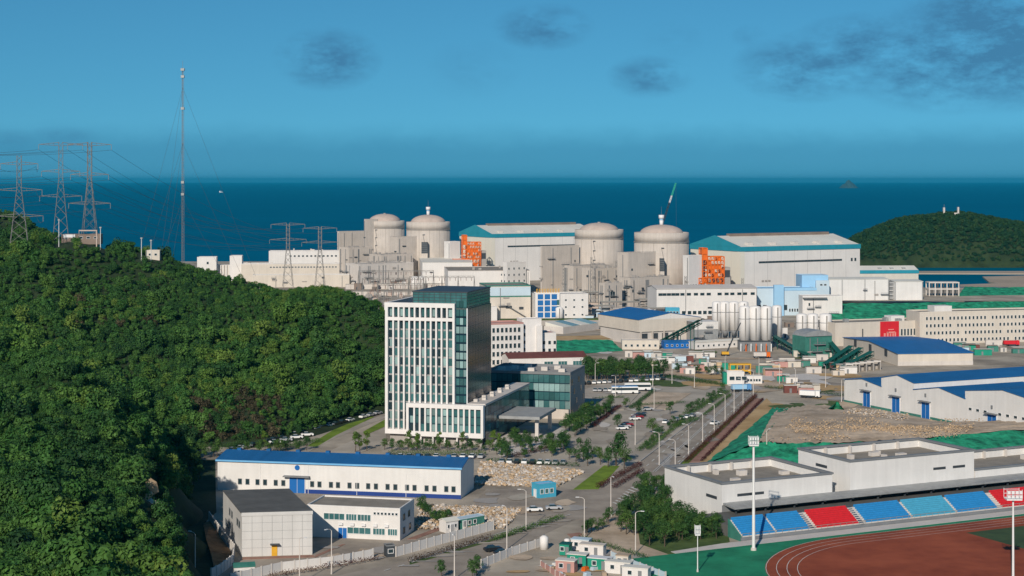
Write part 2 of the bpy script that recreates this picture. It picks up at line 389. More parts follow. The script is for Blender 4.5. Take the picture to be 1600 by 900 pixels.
def leaf_mat(name, a, b, c):
    m = bpy.data.materials.new(name); m.use_nodes = True; n, l = m.node_tree.nodes, m.node_tree.links
    p = n['Principled BSDF']; p.inputs['Roughness'].default_value = 0.65; p.inputs['Specular IOR Level'].default_value = 0.25
    oi = n.new('ShaderNodeObjectInfo'); cr = n.new('ShaderNodeValToRGB')
    cr.color_ramp.elements[0].position = 0.0; cr.color_ramp.elements[0].color = (*a, 1)
    cr.color_ramp.elements[1].position = 1.0; cr.color_ramp.elements[1].color = (*c, 1)
    e = cr.color_ramp.elements.new(0.55); e.color = (*b, 1)
    l.new(oi.outputs['Random'], cr.inputs['Fac'])
    t = n.new('ShaderNodeTexCoord'); nz = n.new('ShaderNodeTexNoise'); nz.inputs['Scale'].default_value = 1.1; nz.inputs['Detail'].default_value = 3
    l.new(t.outputs['Object'], nz.inputs['Vector'])
    mr = n.new('ShaderNodeMapRange'); mr.inputs['From Min'].default_value = .3; mr.inputs['From Max'].default_value = .7
    mr.inputs['To Min'].default_value = 0.6; mr.inputs['To Max'].default_value = 1.5; l.new(nz.outputs['Fac'], mr.inputs['Value'])
    hs = n.new('ShaderNodeHueSaturation'); l.new(cr.outputs[0], hs.inputs['Color']); l.new(mr.outputs[0], hs.inputs['Value'])
    l.new(hs.outputs[0], p.inputs['Base Color'])
    tr = n.new('ShaderNodeBsdfTranslucent'); l.new(hs.outputs[0], tr.inputs['Color'])
    mx = n.new('ShaderNodeMixShader'); mx.inputs[0].default_value = 0.25
    l.new(p.outputs[0], mx.inputs[1]); l.new(tr.outputs[0], mx.inputs[2]); l.new(mx.outputs[0], n['Material Output'].inputs['Surface'])
    MATS[name] = m; return m
leaf_mat('leaf_forest', (0.022, 0.070, 0.020), (0.040, 0.115, 0.026), (0.068, 0.155, 0.032))
leaf_mat('leaf_forest_mid', (0.038, 0.120, 0.024), (0.060, 0.152, 0.030), (0.086, 0.182, 0.034))
leaf_mat('leaf_forest_light', (0.085, 0.175, 0.030), (0.115, 0.205, 0.034), (0.150, 0.225, 0.042))
leaf_mat('leaf_dry', (0.06, 0.055, 0.03), (0.085, 0.075, 0.04), (0.12, 0.10, 0.055))
leaf_mat('leaf_park', (0.026, 0.080, 0.020), (0.045, 0.115, 0.026), (0.080, 0.150, 0.030))
leaf_mat('leaf_bright', (0.07, 0.14, 0.018), (0.09, 0.165, 0.02), (0.11, 0.19, 0.025))
leaf_mat('leaf_red', (0.07, 0.018, 0.018), (0.095, 0.03, 0.022), (0.055, 0.05, 0.02))
leaf_mat('leaf_far', (0.014, 0.060, 0.024), (0.024, 0.082, 0.028), (0.05, 0.105, 0.032))
# ------------------------------------------------------------------ sea, land, hills
def sea_material():
    m = bpy.data.materials.new('sea_water'); m.use_nodes = True; n, l = m.node_tree.nodes, m.node_tree.links
    n.remove(n['Principled BSDF']); p = n.new('ShaderNodeBsdfDiffuse'); gl = n.new('ShaderNodeBsdfGlossy'); gl.inputs['Roughness'].default_value = 0.3; gl.inputs['Color'].default_value = (0.10, 0.75, 1.0, 1)
    mx = n.new('ShaderNodeMixShader'); mx.inputs[0].default_value = 0.14; l.new(p.outputs[0], mx.inputs[1]); l.new(gl.outputs[0], mx.inputs[2]); l.new(mx.outputs[0], n['Material Output'].inputs['Surface'])
    t = n.new('ShaderNodeTexCoord'); mp = n.new('ShaderNodeMapping'); mp.inputs['Scale'].default_value = (0.0007, 0.0052, 1)
    l.new(t.outputs['Object'], mp.inputs['Vector'])
    nz = n.new('ShaderNodeTexNoise'); nz.inputs['Scale'].default_value = 1.0; nz.inputs['Detail'].default_value = 7; nz.inputs['Roughness'].default_value = .6
    l.new(mp.outputs[0], nz.inputs['Vector'])
    c = n.new('ShaderNodeMix'); c.data_type = 'RGBA'; l.new(nz.outputs['Fac'], c.inputs['Factor'])
    c.inputs['A'].default_value = (0.000, 0.060, 0.110, 1); c.inputs['B'].default_value = (0.000, 0.130, 0.210, 1)
    l.new(c.outputs['Result'], p.inputs['Color'])
    n2 = n.new('ShaderNodeTexNoise'); n2.inputs['Scale'].default_value = 0.03; n2.inputs['Detail'].default_value = 5
    l.new(t.outputs['Object'], n2.inputs['Vector'])
    bp = n.new('ShaderNodeBump'); bp.inputs['Strength'].default_value = 0.6; bp.inputs['Distance'].default_value = 1.5
    l.new(n2.outputs['Fac'], bp.inputs['Height']); l.new(bp.outputs[0], p.inputs['Normal']); l.new(bp.outputs[0], gl.inputs['Normal'])
    return m
SEA_Z = -10.0
b = MB(); b.poly([(-60000, 1250, SEA_Z), (60000, 1250, SEA_Z), (60000, 80000, SEA_Z), (-60000, 80000, SEA_Z)])
kind(b.build('sea', sea_material()), 'structure')

land = [(-900, 60), (900, 60), (900, 1400), (330, 1400), (245, 1420), (235, 1560), (120, 1700), (-150, 1850), (-420, 1850), (-900, 1300)]
b = MB(); b.prism(land, -14, 0.0)
kind(b.build('ground', mat('ground_dusty', (0, 0, 0))), 'structure')

def tps(pts, vals, sm=0.0):
    pts = np.array(pts, float); n = len(pts)
    d = np.linalg.norm(pts[:, None] - pts[None], axis=2); K = np.where(d > 0, d * d * np.log(d + 1e-9), 0) + np.eye(n) * sm
    A = np.zeros((n + 3, n + 3)); A[:n, :n] = K; A[:n, n] = 1; A[:n, n+1:] = pts; A[n, :n] = 1; A[n+1:, :n] = pts.T
    w = np.linalg.solve(A, np.concatenate([vals, np.zeros(3)]))
    def f(q):
        q = np.asarray(q, float); out = np.zeros(len(q))
        for s in range(0, len(q), 20000):
            qq = q[s:s+20000]; dd = np.linalg.norm(qq[:, None] - pts[None], axis=2)
            out[s:s+20000] = np.where(dd > 0, dd * dd * np.log(dd + 1e-9), 0) @ w[:n] + w[n] + qq @ w[n+1:]
        return out
    return f
# control points (photo column, row, distance): the level follows from the three
CP = [(0,340,1120),(45,354,1120),(92,378,1100),(-120,325,1150),
      (0,378,860),(60,380,865),(100,378,870),(150,378,870),(215,402,860),(300,426,830),(370,450,800),(420,461,790),(480,459,780),(545,467,740),(580,484,722),(602,505,706),
      (-100,380,860),(-200,380,860),
      (650,540,690),(700,585,672),
      (0,450,790),(100,450,800),(200,460,790),(300,480,760),(400,500,730),(500,520,705),(560,540,695),(590,580,676),
      (100,520,715),(200,540,705),(300,560,670),(400,590,645),(500,610,648),(330,640,590),(420,640,606),(250,600,640),(270,650,590),
      (0,545,560),(-120,545,560),(100,592,520),(190,635,482),(226,690,434),(234,735,402),(242,790,370),(256,850,338),(272,905,314),
      (0,620,460),(-120,640,440),(100,660,430),(150,650,440),(0,750,350),(-100,750,350),(110,750,360),(170,760,372),(0,900,265),(150,900,280),(215,880,312),(-100,900,265),(0,1000,220),(150,1000,230),(268,960,288)]
pts, vals = [], []
for (x, y, d) in CP: p = at(x, y, d); pts.append((p.x, p.y)); vals.append(p.z)
ZP = [(345,716,0),(400,700,0),(480,684,0),(540,664,0),(600,645,0),(640,650,0),(292,735,-2),(278,705,-1),(288,770,-3),(294,830,-3),(306,890,-3),(318,960,-4),
      (420,740,-6),(560,720,-6),(700,690,-6),(760,640,-3),(760,610,-2),(400,850,-8),(600,850,-8),(800,800,-10),(800,600,-4)]
for (x, y, z) in ZP: p = P(x, y, 0); pts.append((p.x, p.y)); vals.append(z)
for (X, Y, z) in [(-190,1010,-4),(-120,960,-6),(-60,900,-6),(0,820,-6),(-330,1010,30),(-420,1250,30),(-300,1240,-5),(-30,760,-4),(-250,1000,12),(-130,880,18),(-90,860,14)]: pts.append((X, Y)); vals.append(z)
hz = tps(pts, np.array(vals), 20.0)
X0, X1, Y0, Y1, ST = -520, 60, 200, 1300, 5.0
nx, ny = int((X1 - X0) / ST) + 1, int((Y1 - Y0) / ST) + 1
gx, gy = np.meshgrid(np.linspace(X0, X1, nx), np.linspace(Y0, Y1, ny))
def rough(x, y): return 2.6 * np.sin(x * .075 + 1.3 * np.sin(y * .05)) * np.cos(y * .06 + x * .025) + 1.2 * np.sin(x * .19 + 2 * np.sin(y * .08)) + .6 * np.sin(x * .37 + y * .21)
def hill_z(q):
    z = hz(q); return np.maximum(z + np.clip(z / 8, 0, 1) * rough(q[:, 0], q[:, 1]), -9.0)
q = np.stack([gx.ravel(), gy.ravel()], 1); zz = hill_z(q)
fz = [(i * nx + k, i * nx + k + 1, (i + 1) * nx + k + 1, (i + 1) * nx + k) for i in range(ny - 1) for k in range(nx - 1)]
fz = [f for f in fz if max(zz[i] for i in f) > -8.5]
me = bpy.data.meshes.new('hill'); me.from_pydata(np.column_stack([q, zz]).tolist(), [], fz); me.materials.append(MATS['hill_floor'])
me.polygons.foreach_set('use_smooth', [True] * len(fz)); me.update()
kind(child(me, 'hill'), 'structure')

# headland beyond the plant, on the right
HD = 1900.0
def headland_z(x, y):
    X = x - 480.0; Y = y - 2010.0
    prof = np.interp(x, [388, 400, 425, 455, 490, 520, 560, 600, 650, 700, 760, 900], [-12, 6, 22, 36, 44, 47.5, 46, 37, 30, 28, 26, 20])
    return prof * np.clip(1 - (np.abs(Y) / 105.0) ** 2.2, -1, 1) + np.sin(x * .09) * np.cos(y * .07) * 1.2 - 2 * (np.abs(Y) > 95) - np.clip((np.abs(Y) - 85) * .5, 0, 14)
xs, ys = np.arange(380, 900, 6.0), np.arange(1880, 2140, 6.0)
gx, gy = np.meshgrid(xs, ys); hq = np.stack([gx.ravel(), gy.ravel()], 1); hzv = np.maximum(headland_z(hq[:, 0], hq[:, 1]), -14)
m2 = len(xs); fz = [(i*m2+k, i*m2+k+1, (i+1)*m2+k+1, (i+1)*m2+k) for i in range(len(ys)-1) for k in range(m2-1)]
me = bpy.data.meshes.new('headland'); me.from_pydata(np.column_stack([hq, hzv]).tolist(), [], fz); me.materials.append(MATS['hill_floor'])
me.polygons.foreach_set('use_smooth', [True] * len(fz)); me.update()
kind(child(me, 'headland'), 'structure')
# pale beach at its foot, and the sandy spit by the inlet
def sheet(name, pix, z, m, t=0.6):
    pts = [P(x, y, z) for (x, y) in pix]
    ar = sum(a.x * b_.y - b_.x * a.y for a, b_ in zip(pts, pts[1:] + pts[:1]))
    if ar < 0: pts.reverse()
    b = MB(); b.prism([(p.x, p.y) for p in pts], z - t, z)
    return kind(b.build(name, MATS[m]), 'structure')
sheet('beach', [(1430,423.5),(1620,423.5),(1620,427.5),(1430,427.0)], SEA_Z + 1.0, 'sand', 3)
sheet('sand_spit', [(1535,432),(1620,430),(1620,466),(1560,458),(1580,446),(1545,440)], SEA_Z + 1.4, 'sand', 3)
# far island on the horizon
b = MB(); IX, IY = (1326 - 800) * 22000 / FPX, 22000
prof = [(-130, 0), (-85, 45), (-50, 60), (-25, 96), (5, 110), (40, 78), (75, 52), (130, 0)]
for (x0_, z0_), (x1_, z1_) in zip(prof[:-1], prof[1:]):
    b.poly([(IX + x0_, IY - 180, SEA_Z), (IX + x1_, IY - 180, SEA_Z), (IX + x1_, IY, SEA_Z + z1_), (IX + x0_, IY, SEA_Z + z0_)])
    b.poly([(IX + x0_, IY, SEA_Z + z0_), (IX + x1_, IY, SEA_Z + z1_), (IX + x1_, IY + 180, SEA_Z), (IX + x0_, IY + 180, SEA_Z)])
kind(b.build('island', mat('far_rock', (0.05, 0.09, 0.08), 0.9)), 'structure')

# ------------------------------------------------------------------ foliage
def crown_mesh(name, seed, r, h, lobes, leaves, leaf, m, squash=1.0, z0=0.25, core=True):
    """a crown of leaf-sized faces spread over uneven lobes; base at z = 0"""
    rr = random.Random(seed); b = MB()
    L = []
    for i in range(lobes):
        a = rr.uniform(0, 2 * PI); q = r * 0.62 * math.sqrt(rr.random()); zc = h * rr.uniform(z0 + .1, 0.86)
        s = r * rr.uniform(0.30, 0.52) * (1.1 - 0.45 * abs(zc / h - .5))
        k = 1.0 - 0.55 * max(0, zc / h - .5)
        L.append((Vector((q * math.cos(a) * k, q * math.sin(a) * k, zc)), s))
    for (c, s) in L:
        for j in range(leaves):
            t, u = rr.uniform(0, 2 * PI), rr.uniform(-0.55, 1); rad = math.sqrt(max(0, 1 - u * u))
            d = Vector((rad * math.cos(t), rad * math.sin(t), u * squash)); p = c + d * s * rr.uniform(.72, 1.06)
            nrm = (d + Vector((rr.gauss(0, .32), rr.gauss(0, .32), rr.gauss(0, .32) + .15))).normalized()
            a1 = nrm.orthogonal().normalized(); a2 = nrm.cross(a1); f = rr.uniform(0, PI)
            e1 = (a1 * math.cos(f) + a2 * math.sin(f)) * leaf * rr.uniform(.6, 1.2); e2 = nrm.cross(e1).normalized() * leaf * rr.uniform(.35, .7)
            b.poly([p - e1 * .5, p + e2 * .5, p + e1 * .5, p - e2 * .5])
    me = b.mesh(name, MATS[m]); return me
FOREST = [crown_mesh('shrub_crown', 100 + i, R.uniform(1.7, 2.7), R.uniform(2.8, 5.0), 7 + 2 * (i % 4), 66, 0.46, ('leaf_forest', 'leaf_forest_mid', 'leaf_forest_light')[i // 3]) for i in range(9)]
DRY = [crown_mesh('dry_crown', 150 + i, 1.7, 2.6, 8, 36, 0.40, 'leaf_dry') for i in range(2)]
FAR = [crown_mesh('far_crown', 170 + i, 3.0, 4.4, 10, 34, 1.0, 'leaf_far') for i in range(3)]

def scatter(name, points, rots, scls, idx, meshes, label, cat):
    """one object: a point cloud that carries leafy plants by geometry nodes"""
    hold = bpy.data.collections.new(name + '_plants')
    for i, me in enumerate(meshes):
        o = bpy.data.objects.new('%s_%02d' % (name, i), me); hold.objects.link(o)
    me = bpy.data.meshes.new(name); me.from_pydata([tuple(p) for p in points], [], [])
    for an, ty, dat in (('rz', 'FLOAT', rots), ('sc', 'FLOAT', scls), ('ix', 'INT', idx)):
        a = me.attributes.new(an, ty, 'POINT'); a.data.foreach_set('value', dat)
    o = child(me, name)
    ng = bpy.data.node_groups.new(name + '_nodes', 'GeometryNodeTree')
    ng.interface.new_socket('Geometry', in_out='INPUT', socket_type='NodeSocketGeometry'); ng.interface.new_socket('Geometry', in_out='OUTPUT', socket_type='NodeSocketGeometry')
    N, K = ng.nodes, ng.links
    gi, go = N.new('NodeGroupInput'), N.new('NodeGroupOutput'); ci = N.new('GeometryNodeCollectionInfo'); ip = N.new('GeometryNodeInstanceOnPoints')
    ci.inputs['Collection'].default_value = hold; ci.inputs['Separate Children'].default_value = True; ci.inputs['Reset Children'].default_value = True
    def attr(nm, ty):
        x = N.new('GeometryNodeInputNamedAttribute'); x.data_type = ty; x.inputs['Name'].default_value = nm; return x.outputs['Attribute']
    cx = N.new('ShaderNodeCombineXYZ'); K.new(attr('rz', 'FLOAT'), cx.inputs['Z'])
    K.new(gi.outputs[0], ip.inputs['Points']); K.new(ci.outputs[0], ip.inputs['Instance']); ip.inputs['Pick Instance'].default_value = True
    K.new(attr('ix', 'INT'), ip.inputs['Instance Index']); K.new(cx.outputs[0], ip.inputs['Rotation']); K.new(attr('sc', 'FLOAT'), ip.inputs['Scale'])
    K.new(ip.outputs[0], go.inputs[0])
    md = o.modifiers.new('plants', 'NODES'); md.node_group = ng
    tag(o, label, cat); return kind(o, 'stuff')

rs = np.random.RandomState(3)
def jitter_grid(x0, x1, y0, y1, s):
    gx, gy = np.meshgrid(np.arange(x0, x1, s), np.arange(y0, y1, s)); p = np.stack([gx.ravel(), gy.ravel()], 1)
    return p + rs.uniform(-.5, .5, p.shape) * s
def px_of(p): return 800 + p[:, 0] / p[:, 1] * FPX
# spacing grows with distance
allp = []
for (y0, y1, s) in ((210, 480, 1.75), (480, 640, 2.1), (640, 760, 2.5), (760, 930, 2.9), (930, 1290, 4.0)):
    p = jitter_grid(-520, 55, y0, y1, s); x = px_of(p); p = p[(x > -110) & (x < 800)]; allp.append(p)
p = np.concatenate(allp); z = hill_z(p)
x = px_of(p)
# rock cut scars, the cleared bank and the ridge track stay bare
sy = HOR + (H - z) * FPX / p[:, 1]
bare = ((x > 222) & (x < 250) & (sy > 745) & (sy < 830) & (p[:, 1] < 430)) | ((x > 300) & (x < 312) & (sy > 690))
bare |= ((x > 284) & (p[:, 1] < 372)) | ((x > 262) & (p[:, 1] > 372) & (p[:, 1] < 460) & (z < 8))
bare |= (x > 84) & (x < 166) & (p[:, 1] > 842) & (p[:, 1] < 890)
bare |= (x > 212) & (x < 256) & (p[:, 1] > 838) & (p[:, 1] < 866)
ok = (z > np.where((x > 330) & (p[:, 1] < 700), 1.0, .3)) & ~bare
# behind the skyline nothing shows: drop what lies far down the lee side
ok &= ~((p[:, 1] > 930) & (x > 140))
p, z, x, sy = p[ok], z[ok], x[ok], sy[ok]
big = rs.rand(len(p)) < 0.13
patch = np.sin(p[:, 0] * .045 + 2 * np.sin(p[:, 1] * .023)) * np.cos(p[:, 1] * .052 + 1.1)
sc = np.clip(np.exp(rs.normal(-.32, .32, len(p))), .4, 1.3) * (1 + .2 * patch); sc[big] *= rs.uniform(1.3, 2.3, big.sum())
sc *= np.where(p[:, 1] > 640, 1.1, 1.0) * np.where(p[:, 1] > 930, 1.25, 1.0)
sc *= np.where((x > 75) & (x < 262) & (p[:, 1] > 800) & (p[:, 1] < 900), .82, 1.0); sc = np.where(p[:, 1] > 930, np.minimum(sc, 1.5), sc)
crest = (x > 270) & (p[:, 1] > 715); sc[crest] = np.minimum(sc[crest], 1.0)
dryz = (x > 295) & (x < 440) & (sy > 615) & (sy < 695) & (rs.rand(len(p)) < .62)
dryz |= (x > 110) & (x < 260) & (sy > 440) & (sy < 520) & (rs.rand(len(p)) < .12)
tone = .5 + .32 * np.sin(p[:, 0] * .06 + 1.7 * np.sin(p[:, 1] * .033 + .5)) * np.cos(p[:, 1] * .041) + rs.normal(0, .26, len(p))
idx = np.where(tone < .42, 0, np.where(tone < .96, 3, 6)) + rs.randint(0, 3, len(p)); idx = np.where(dryz, 9 + rs.randint(0, 2, len(p)), idx)
scatter('hillside_forest', np.column_stack([p, z - .3]), rs.uniform(0, 6.28, len(p)), sc, idx, FOREST + DRY,
        'dense dark green scrub forest covering the left hill', 'forest')
NFOREST = len(p)
p = jitter_grid(392, 890, 1890, 2080, 4.2); zh = headland_z(p[:, 0], p[:, 1]); ok = (zh > -4) & (px_of(p) < 1720)
p, zh = p[ok], zh[ok]
scatter('headland_woods', np.column_stack([p, zh - .4]), rs.uniform(0, 6.28, len(p)), rs.uniform(.7, 1.4, len(p)), rs.randint(0, 3, len(p)), FAR,
        'dark green woods covering the headland behind the plant', 'woods')
# bare rock scar on the spur
def rock_mesh(name, seed, m, s=1.0):
    rr = random.Random(seed); bm = bmesh.new(); bmesh.ops.create_icosphere(bm, subdivisions=1, radius=s)
    for v in bm.verts: v.co *= rr.uniform(.65, 1.15); v.co.z *= .75
    me = bpy.data.meshes.new(name); bm.to_mesh(me); bm.free(); me.materials.append(MATS[m]); return me
ROCKS = [rock_mesh('rock', i, 'rock') for i in range(4)] + [rock_mesh('rock', 9 + i, 'rock_tan') for i in range(3)]
for (px_, py_, d_, s_) in ((232,762,396,2.6),(238,790,384,2.2),(236,808,376,2.4),(244,818,372,1.8),(212,806,382,2.0),(228,778,390,1.9)):
    w = at(px_, py_, d_); zg = float(hill_z(np.array([[w.x, w.y]]))[0])
    o = child(R.choice(ROCKS), 'boulder', None, (w.x, w.y, zg + s_ * .2), R.uniform(0, 6)); o.scale = (s_, s_, s_ * 1.5)
    tag(o, 'tan bare boulder showing through the trees on the near spur', 'boulder', 'boulders on the wooded spur')
# ------------------------------------------------------------------ office tower with its low wing and link
TU = Vector((.967, -.255, 0)); TO = P(602, 690)
T = Bld('office_tower', 'twelve-storey office tower with white gridded facade and dark glass side', o=TO, u=TU, L=29.1, D=31, h=46)
W1 = 25.0
T.walls(MATS['concrete_dark'], h=2.9, x0=1.2, x1=28.6, y0=1.6, y1=30, name='plinth')
T.walls(MATS['glass_navy'], h=46, x0=.4, x1=29.0, y0=1.2, y1=31, z0=2.9, name='core_wall')
b = MB(); Z0, Z1 = 2.9, 48.0
b.box(0, 1.0, -.3, 1.6, Z0, Z1); b.box(W1 - .8, W1, -.3, 1.6, Z0, Z1); b.box(1.0, W1 - .8, -.3, 1.6, Z1 - 1.5, Z1)
b.box(1.0, W1 - .8, -.3, 1.6, Z0, Z0 + 1.6); b.box(1.0, W1 - .8, -.3, 1.6, 41.9, 43.0)
b.box(-.3, 0, -.1, 30.9, Z1 - 2.6, Z1); b.box(0, .9, 1.6, 30.9, Z1 - 2.0, Z1)
T.part(b, 'facade_frame', MATS['white_facade'])
nb = 12; bw = (W1 - 1.8) / nb; FW = .27
for i in range(1, nb):
    x = 1.0 + bw * i
    T.part(MB().box(x - .30, x + .30, -.28, 1.15, Z0 + 1.6, 41.9), 'fin', MATS['white_facade'])
    T.part(MB().box(x - .30, x + .30, -.28, 1.15, 43.0, Z1 - 1.5), 'fin', MATS['white_facade'])
GL = ['glass_teal', 'glass_pale', 'glass_dark']
def pane(w, h, g):
    k = ('pane', round(w, 2), round(h, 2), g)
    if k not in WCACHE:
        b = MB(); b.box(-w/2, w/2, -.03, .03, 0, h); WCACHE[k] = b.mesh('pane', MATS[g])
    return WCACHE[k]
rg = random.Random(5)
fl = [Z0 + 1.6 + k * 3.115 for k in range(12)]
for i in range(nb):
    x = 1.0 + bw * (i + .5)
    for k, z in enumerate(fl + [43.05]):
        hh = 2.55 if k < 12 else 3.4
        g = rg.choices(GL, (6, 4 if i < 4 or k in (5, 6) else 1.6, 3))[0]
        child(pane(bw - .64, hh, g), 'pane', T.e, (x, 1.10, z + .3))
for z in fl + [39.6 + 2.3]:
    T.part(MB().box(1.0, W1 - .8, 1.05, 1.19, z - .28, z + .28), 'spandrel', MATS['steel_grey'])
# recessed glass strip beside the frame
for k in range(13):
    z = 14.2 + k * 2.95
    if z + 2.7 > 51.5: break
    for j in range(3):
        g = 'glass_pale' if k in (3, 4, 5, 6, 8, 9) and rg.random() < .8 else 'glass_teal'
        child(pane(1.12, 2.3, g), 'pane', T.e, (W1 + .75 + j * 1.3, 1.12, z))
# dark glass side wall in storey-high panes
for k in range(14):
    for j in range(9):
        child(pane(3.2, 3.0, 'glass_navy'), 'pane', T.e, (29.06, 2.9 + j * 3.4, 3.3 + k * 3.06), PI / 2)
T.part(MB().box(28.9, 29.25, .95, 1.25, 2.9, 46.4), 'corner_trim', MATS['frame_white'])
# glazed crown on the roof
rf = T.part(MB().box(.9, 29.0, 1.6, 31, 46.0, 46.3), 'roof', MATS['grey_roof'])
cr_ = T.part(MB().box(9.5, 28.9, 1.5, 30.9, 46.3, 51.6), 'crown', MATS['glass_teal'])
b = MB()
for k in range(5): b.box(9.4, 29.0, 1.4, 1.5, 46.6 + k * 1.05, 46.75 + k * 1.05)
for k in range(5): b.box(28.9, 29.0, 1.5, 31, 46.6 + k * 1.05, 46.75 + k * 1.05)
for k in range(11): b.box(9.5 + k * 1.93, 9.62 + k * 1.93, 1.36, 1.4, 46.3, 51.6)
b.box(9.3, 29.1, 1.3, 31.1, 51.6, 52.0)
b.build('louvre', MATS['dark_metal'], cr_)
# low wing in front and the long link to the glass block behind
a0, a1 = 8.2, 35.6
T.walls(MATS['glass_navy'], h=13.0, x0=a0 + .3, x1=a1 - .3, y0=-1.0, y1=1.15, z0=2.7, name='wing_wall')
T.walls(MATS['concrete_dark'], h=2.7, x0=a0 + 1, x1=a1 - 1, y0=.4, y1=1.5, name='wing_plinth')
for k in range(7): T.part(MB().box(a0 + .6 + k * 4.3, a0 + 1.1 + k * 4.3, -1.6, -1.1, 0, 2.7), 'column', MATS['white_facade'])
b = MB(); zt = 13.8
b.box(a0, a0 + .9, -2.0, .3, 2.7, zt); b.box(a1 - .9, a1, -2.0, .3, 2.7, zt); b.box(a0 + .9, a1 - .9, -2.0, .3, zt - 1.4, zt); b.box(a0 + .9, a1 - .9, -2.0, .3, 2.7, 4.3)
T.part(b, 'wing_frame', MATS['white_facade'])
n2 = 13; w2 = (a1 - a0 - 1.8) / n2
for i in range(n2):
    x = a0 + .9 + w2 * (i + .5)
    if i: T.part(MB().box(x - w2/2 - .3, x - w2/2 + .3, -1.95, -.9, 4.3, zt - 1.4), 'fin', MATS['white_facade'])
    for k in range(3): child(pane(w2 - .64, 2.35, rg.choices(GL, (6, 2, 2))[0]), 'pane', T.e, (x, -1.06, 4.4 + k * 2.7))
T.walls(MATS['glass_navy'], h=13.4, x0=29.3, x1=a1 - .1, y0=1.2, y1=62, name='link_wall')
T.part(MB().box(29.2, a1 + .15, .3, 62.2, 13.4, 14.1), 'link_roof', MATS['concrete_light'])
for j in range(17):
    for k in range(4): child(pane(3.35, 2.9, 'glass_teal' if (j + k) % 4 else 'glass_navy'), 'pane', T.e, (a1 - .06, 3.0 + j * 3.5, .6 + k * 3.15), PI / 2)
b = MB()
for j in range(9): b.box(30.2 + (j % 2) * 1.5, 31.6 + (j % 2) * 1.5, 5 + j * 5.2, 6.8 + j * 5.2, 14.1, 15.0)
T.part(b, 'roof_unit', MATS['concrete_light'])
cn = T.part(MB().box(a1, a1 + 15, 17, 42, 6.9, 7.9), 'canopy', MATS['steel_grey'])
for y in (20, 39): MB().box(a1 + 12.6, a1 + 13.8, y, y + 1.2, 0, 6.9).build('column', MATS['concrete_light'], cn)
for k in range(8): MB().box(a1 + .2, a1 + 14.8, 18 + k * 3.2, 18.12 + k * 3.2, 7.9, 8.02).build('canopy_rib', MATS['trim_grey'], cn)
# three-storey glass block
GP = P(891, 655) - TU * 33
B = Bld('glass_block', 'three-storey dark teal glass block with flat roof and stone side wall', o=GP, u=TU, L=33, D=26, h=16.6)
B.walls(MATS['glass_navy'], x0=.2, x1=32.8, y0=.2, y1=25.8)
B.part(MB().box(32.8, 33.0, .2, 25.8, 0, 16.6), 'stone_wall', MATS['concrete_dark'])
B.part(MB().box(18, 32.4, -.2, .2, 0, 3.6), 'stone_base', MATS['concrete'])
for j in range(16):
    for k in range(5):
        g = 'glass_pale' if k in (1, 3) and j > 8 and rg.random() < .75 else 'glass_teal'
        if k == 0 and j > 8: continue
        child(pane(1.9, 2.9, g), 'pane', B.e, (1.2 + j * 2.05, .16, .5 + k * 3.25))
for j in range(6):
    for k in range(4):
        if (j + k) % 3 == 0: child(pane(2.4, 2.2, 'glass_dark'), 'pane', B.e, (33.03, 3 + j * 4, 1 + k * 3.8), PI / 2)
rf = B.flat_roof(MATS['concrete_dark'], MATS['trim_grey'], ph=1.0)
for k in range(7): MB().box(3 + k * 4, 5.5 + k * 4, 6 + (k % 3) * 5, 8.4 + (k % 3) * 5, 16.7, 18.2).build('roof_unit', MATS['concrete_light'], rf)

# ------------------------------------------------------------------ long warehouse with blue roof
B = Bld('warehouse', 'long white warehouse with blue roof, navy base stripe and single blue door', (340, 765.5), (720, 780), D=17, h=8.7)
B.walls(MATS['white_clad'])
B.gable(MATS['blue_roof'], 1.5, over=.5, wm=MATS['white_clad'])
B.part(MB().box(-.45, B.L + .45, -.62, -.5, 8.45, 8.95), 'gutter', mat('gutter_blue', (0.16, 0.42, 0.70), .5))
B.part(MB().box(B.L * .31, B.L + .05, -.06, 0, 0, 1.15), 'base_stripe', MATS['navy_paint'])
S = lambda x: (x - 340) / 380 * B.L
B.wins('front', [S(x) for x in (376,388,404,416,433,445,490.5,502,520,531,549,561,578,590,608,620,638,649.5,668,680,698,709)], [2.0], 1.0, 1.45, frame='trim_grey')
B.door('front', S(467), 4.6, 4.4, 'blue_paint', canopy=1.6)
b = MB(); b.lathe([(.75, -.08), (.75, .08)], 20); o = b.build('emblem', MATS['blue_paint'], B.e, (S(467), -.05, 7.3)); o.rotation_euler = (PI / 2, 0, 0)
for k in range(4): B.put(MB().box(-.06, .06, -.12, 0, 0, 8.4).mesh('downpipe', MATS['frame_white']), 'downpipe', 'front', B.L * (.18 + k * .2), 0)
for k in range(8):
    B.part(MB().box(3 + k * B.L / 8, 4.2 + k * B.L / 8, B.D / 2 - .6, B.D / 2 + .6, 10.2, 11.0), 'ridge_vent', MATS['blue_roof'])

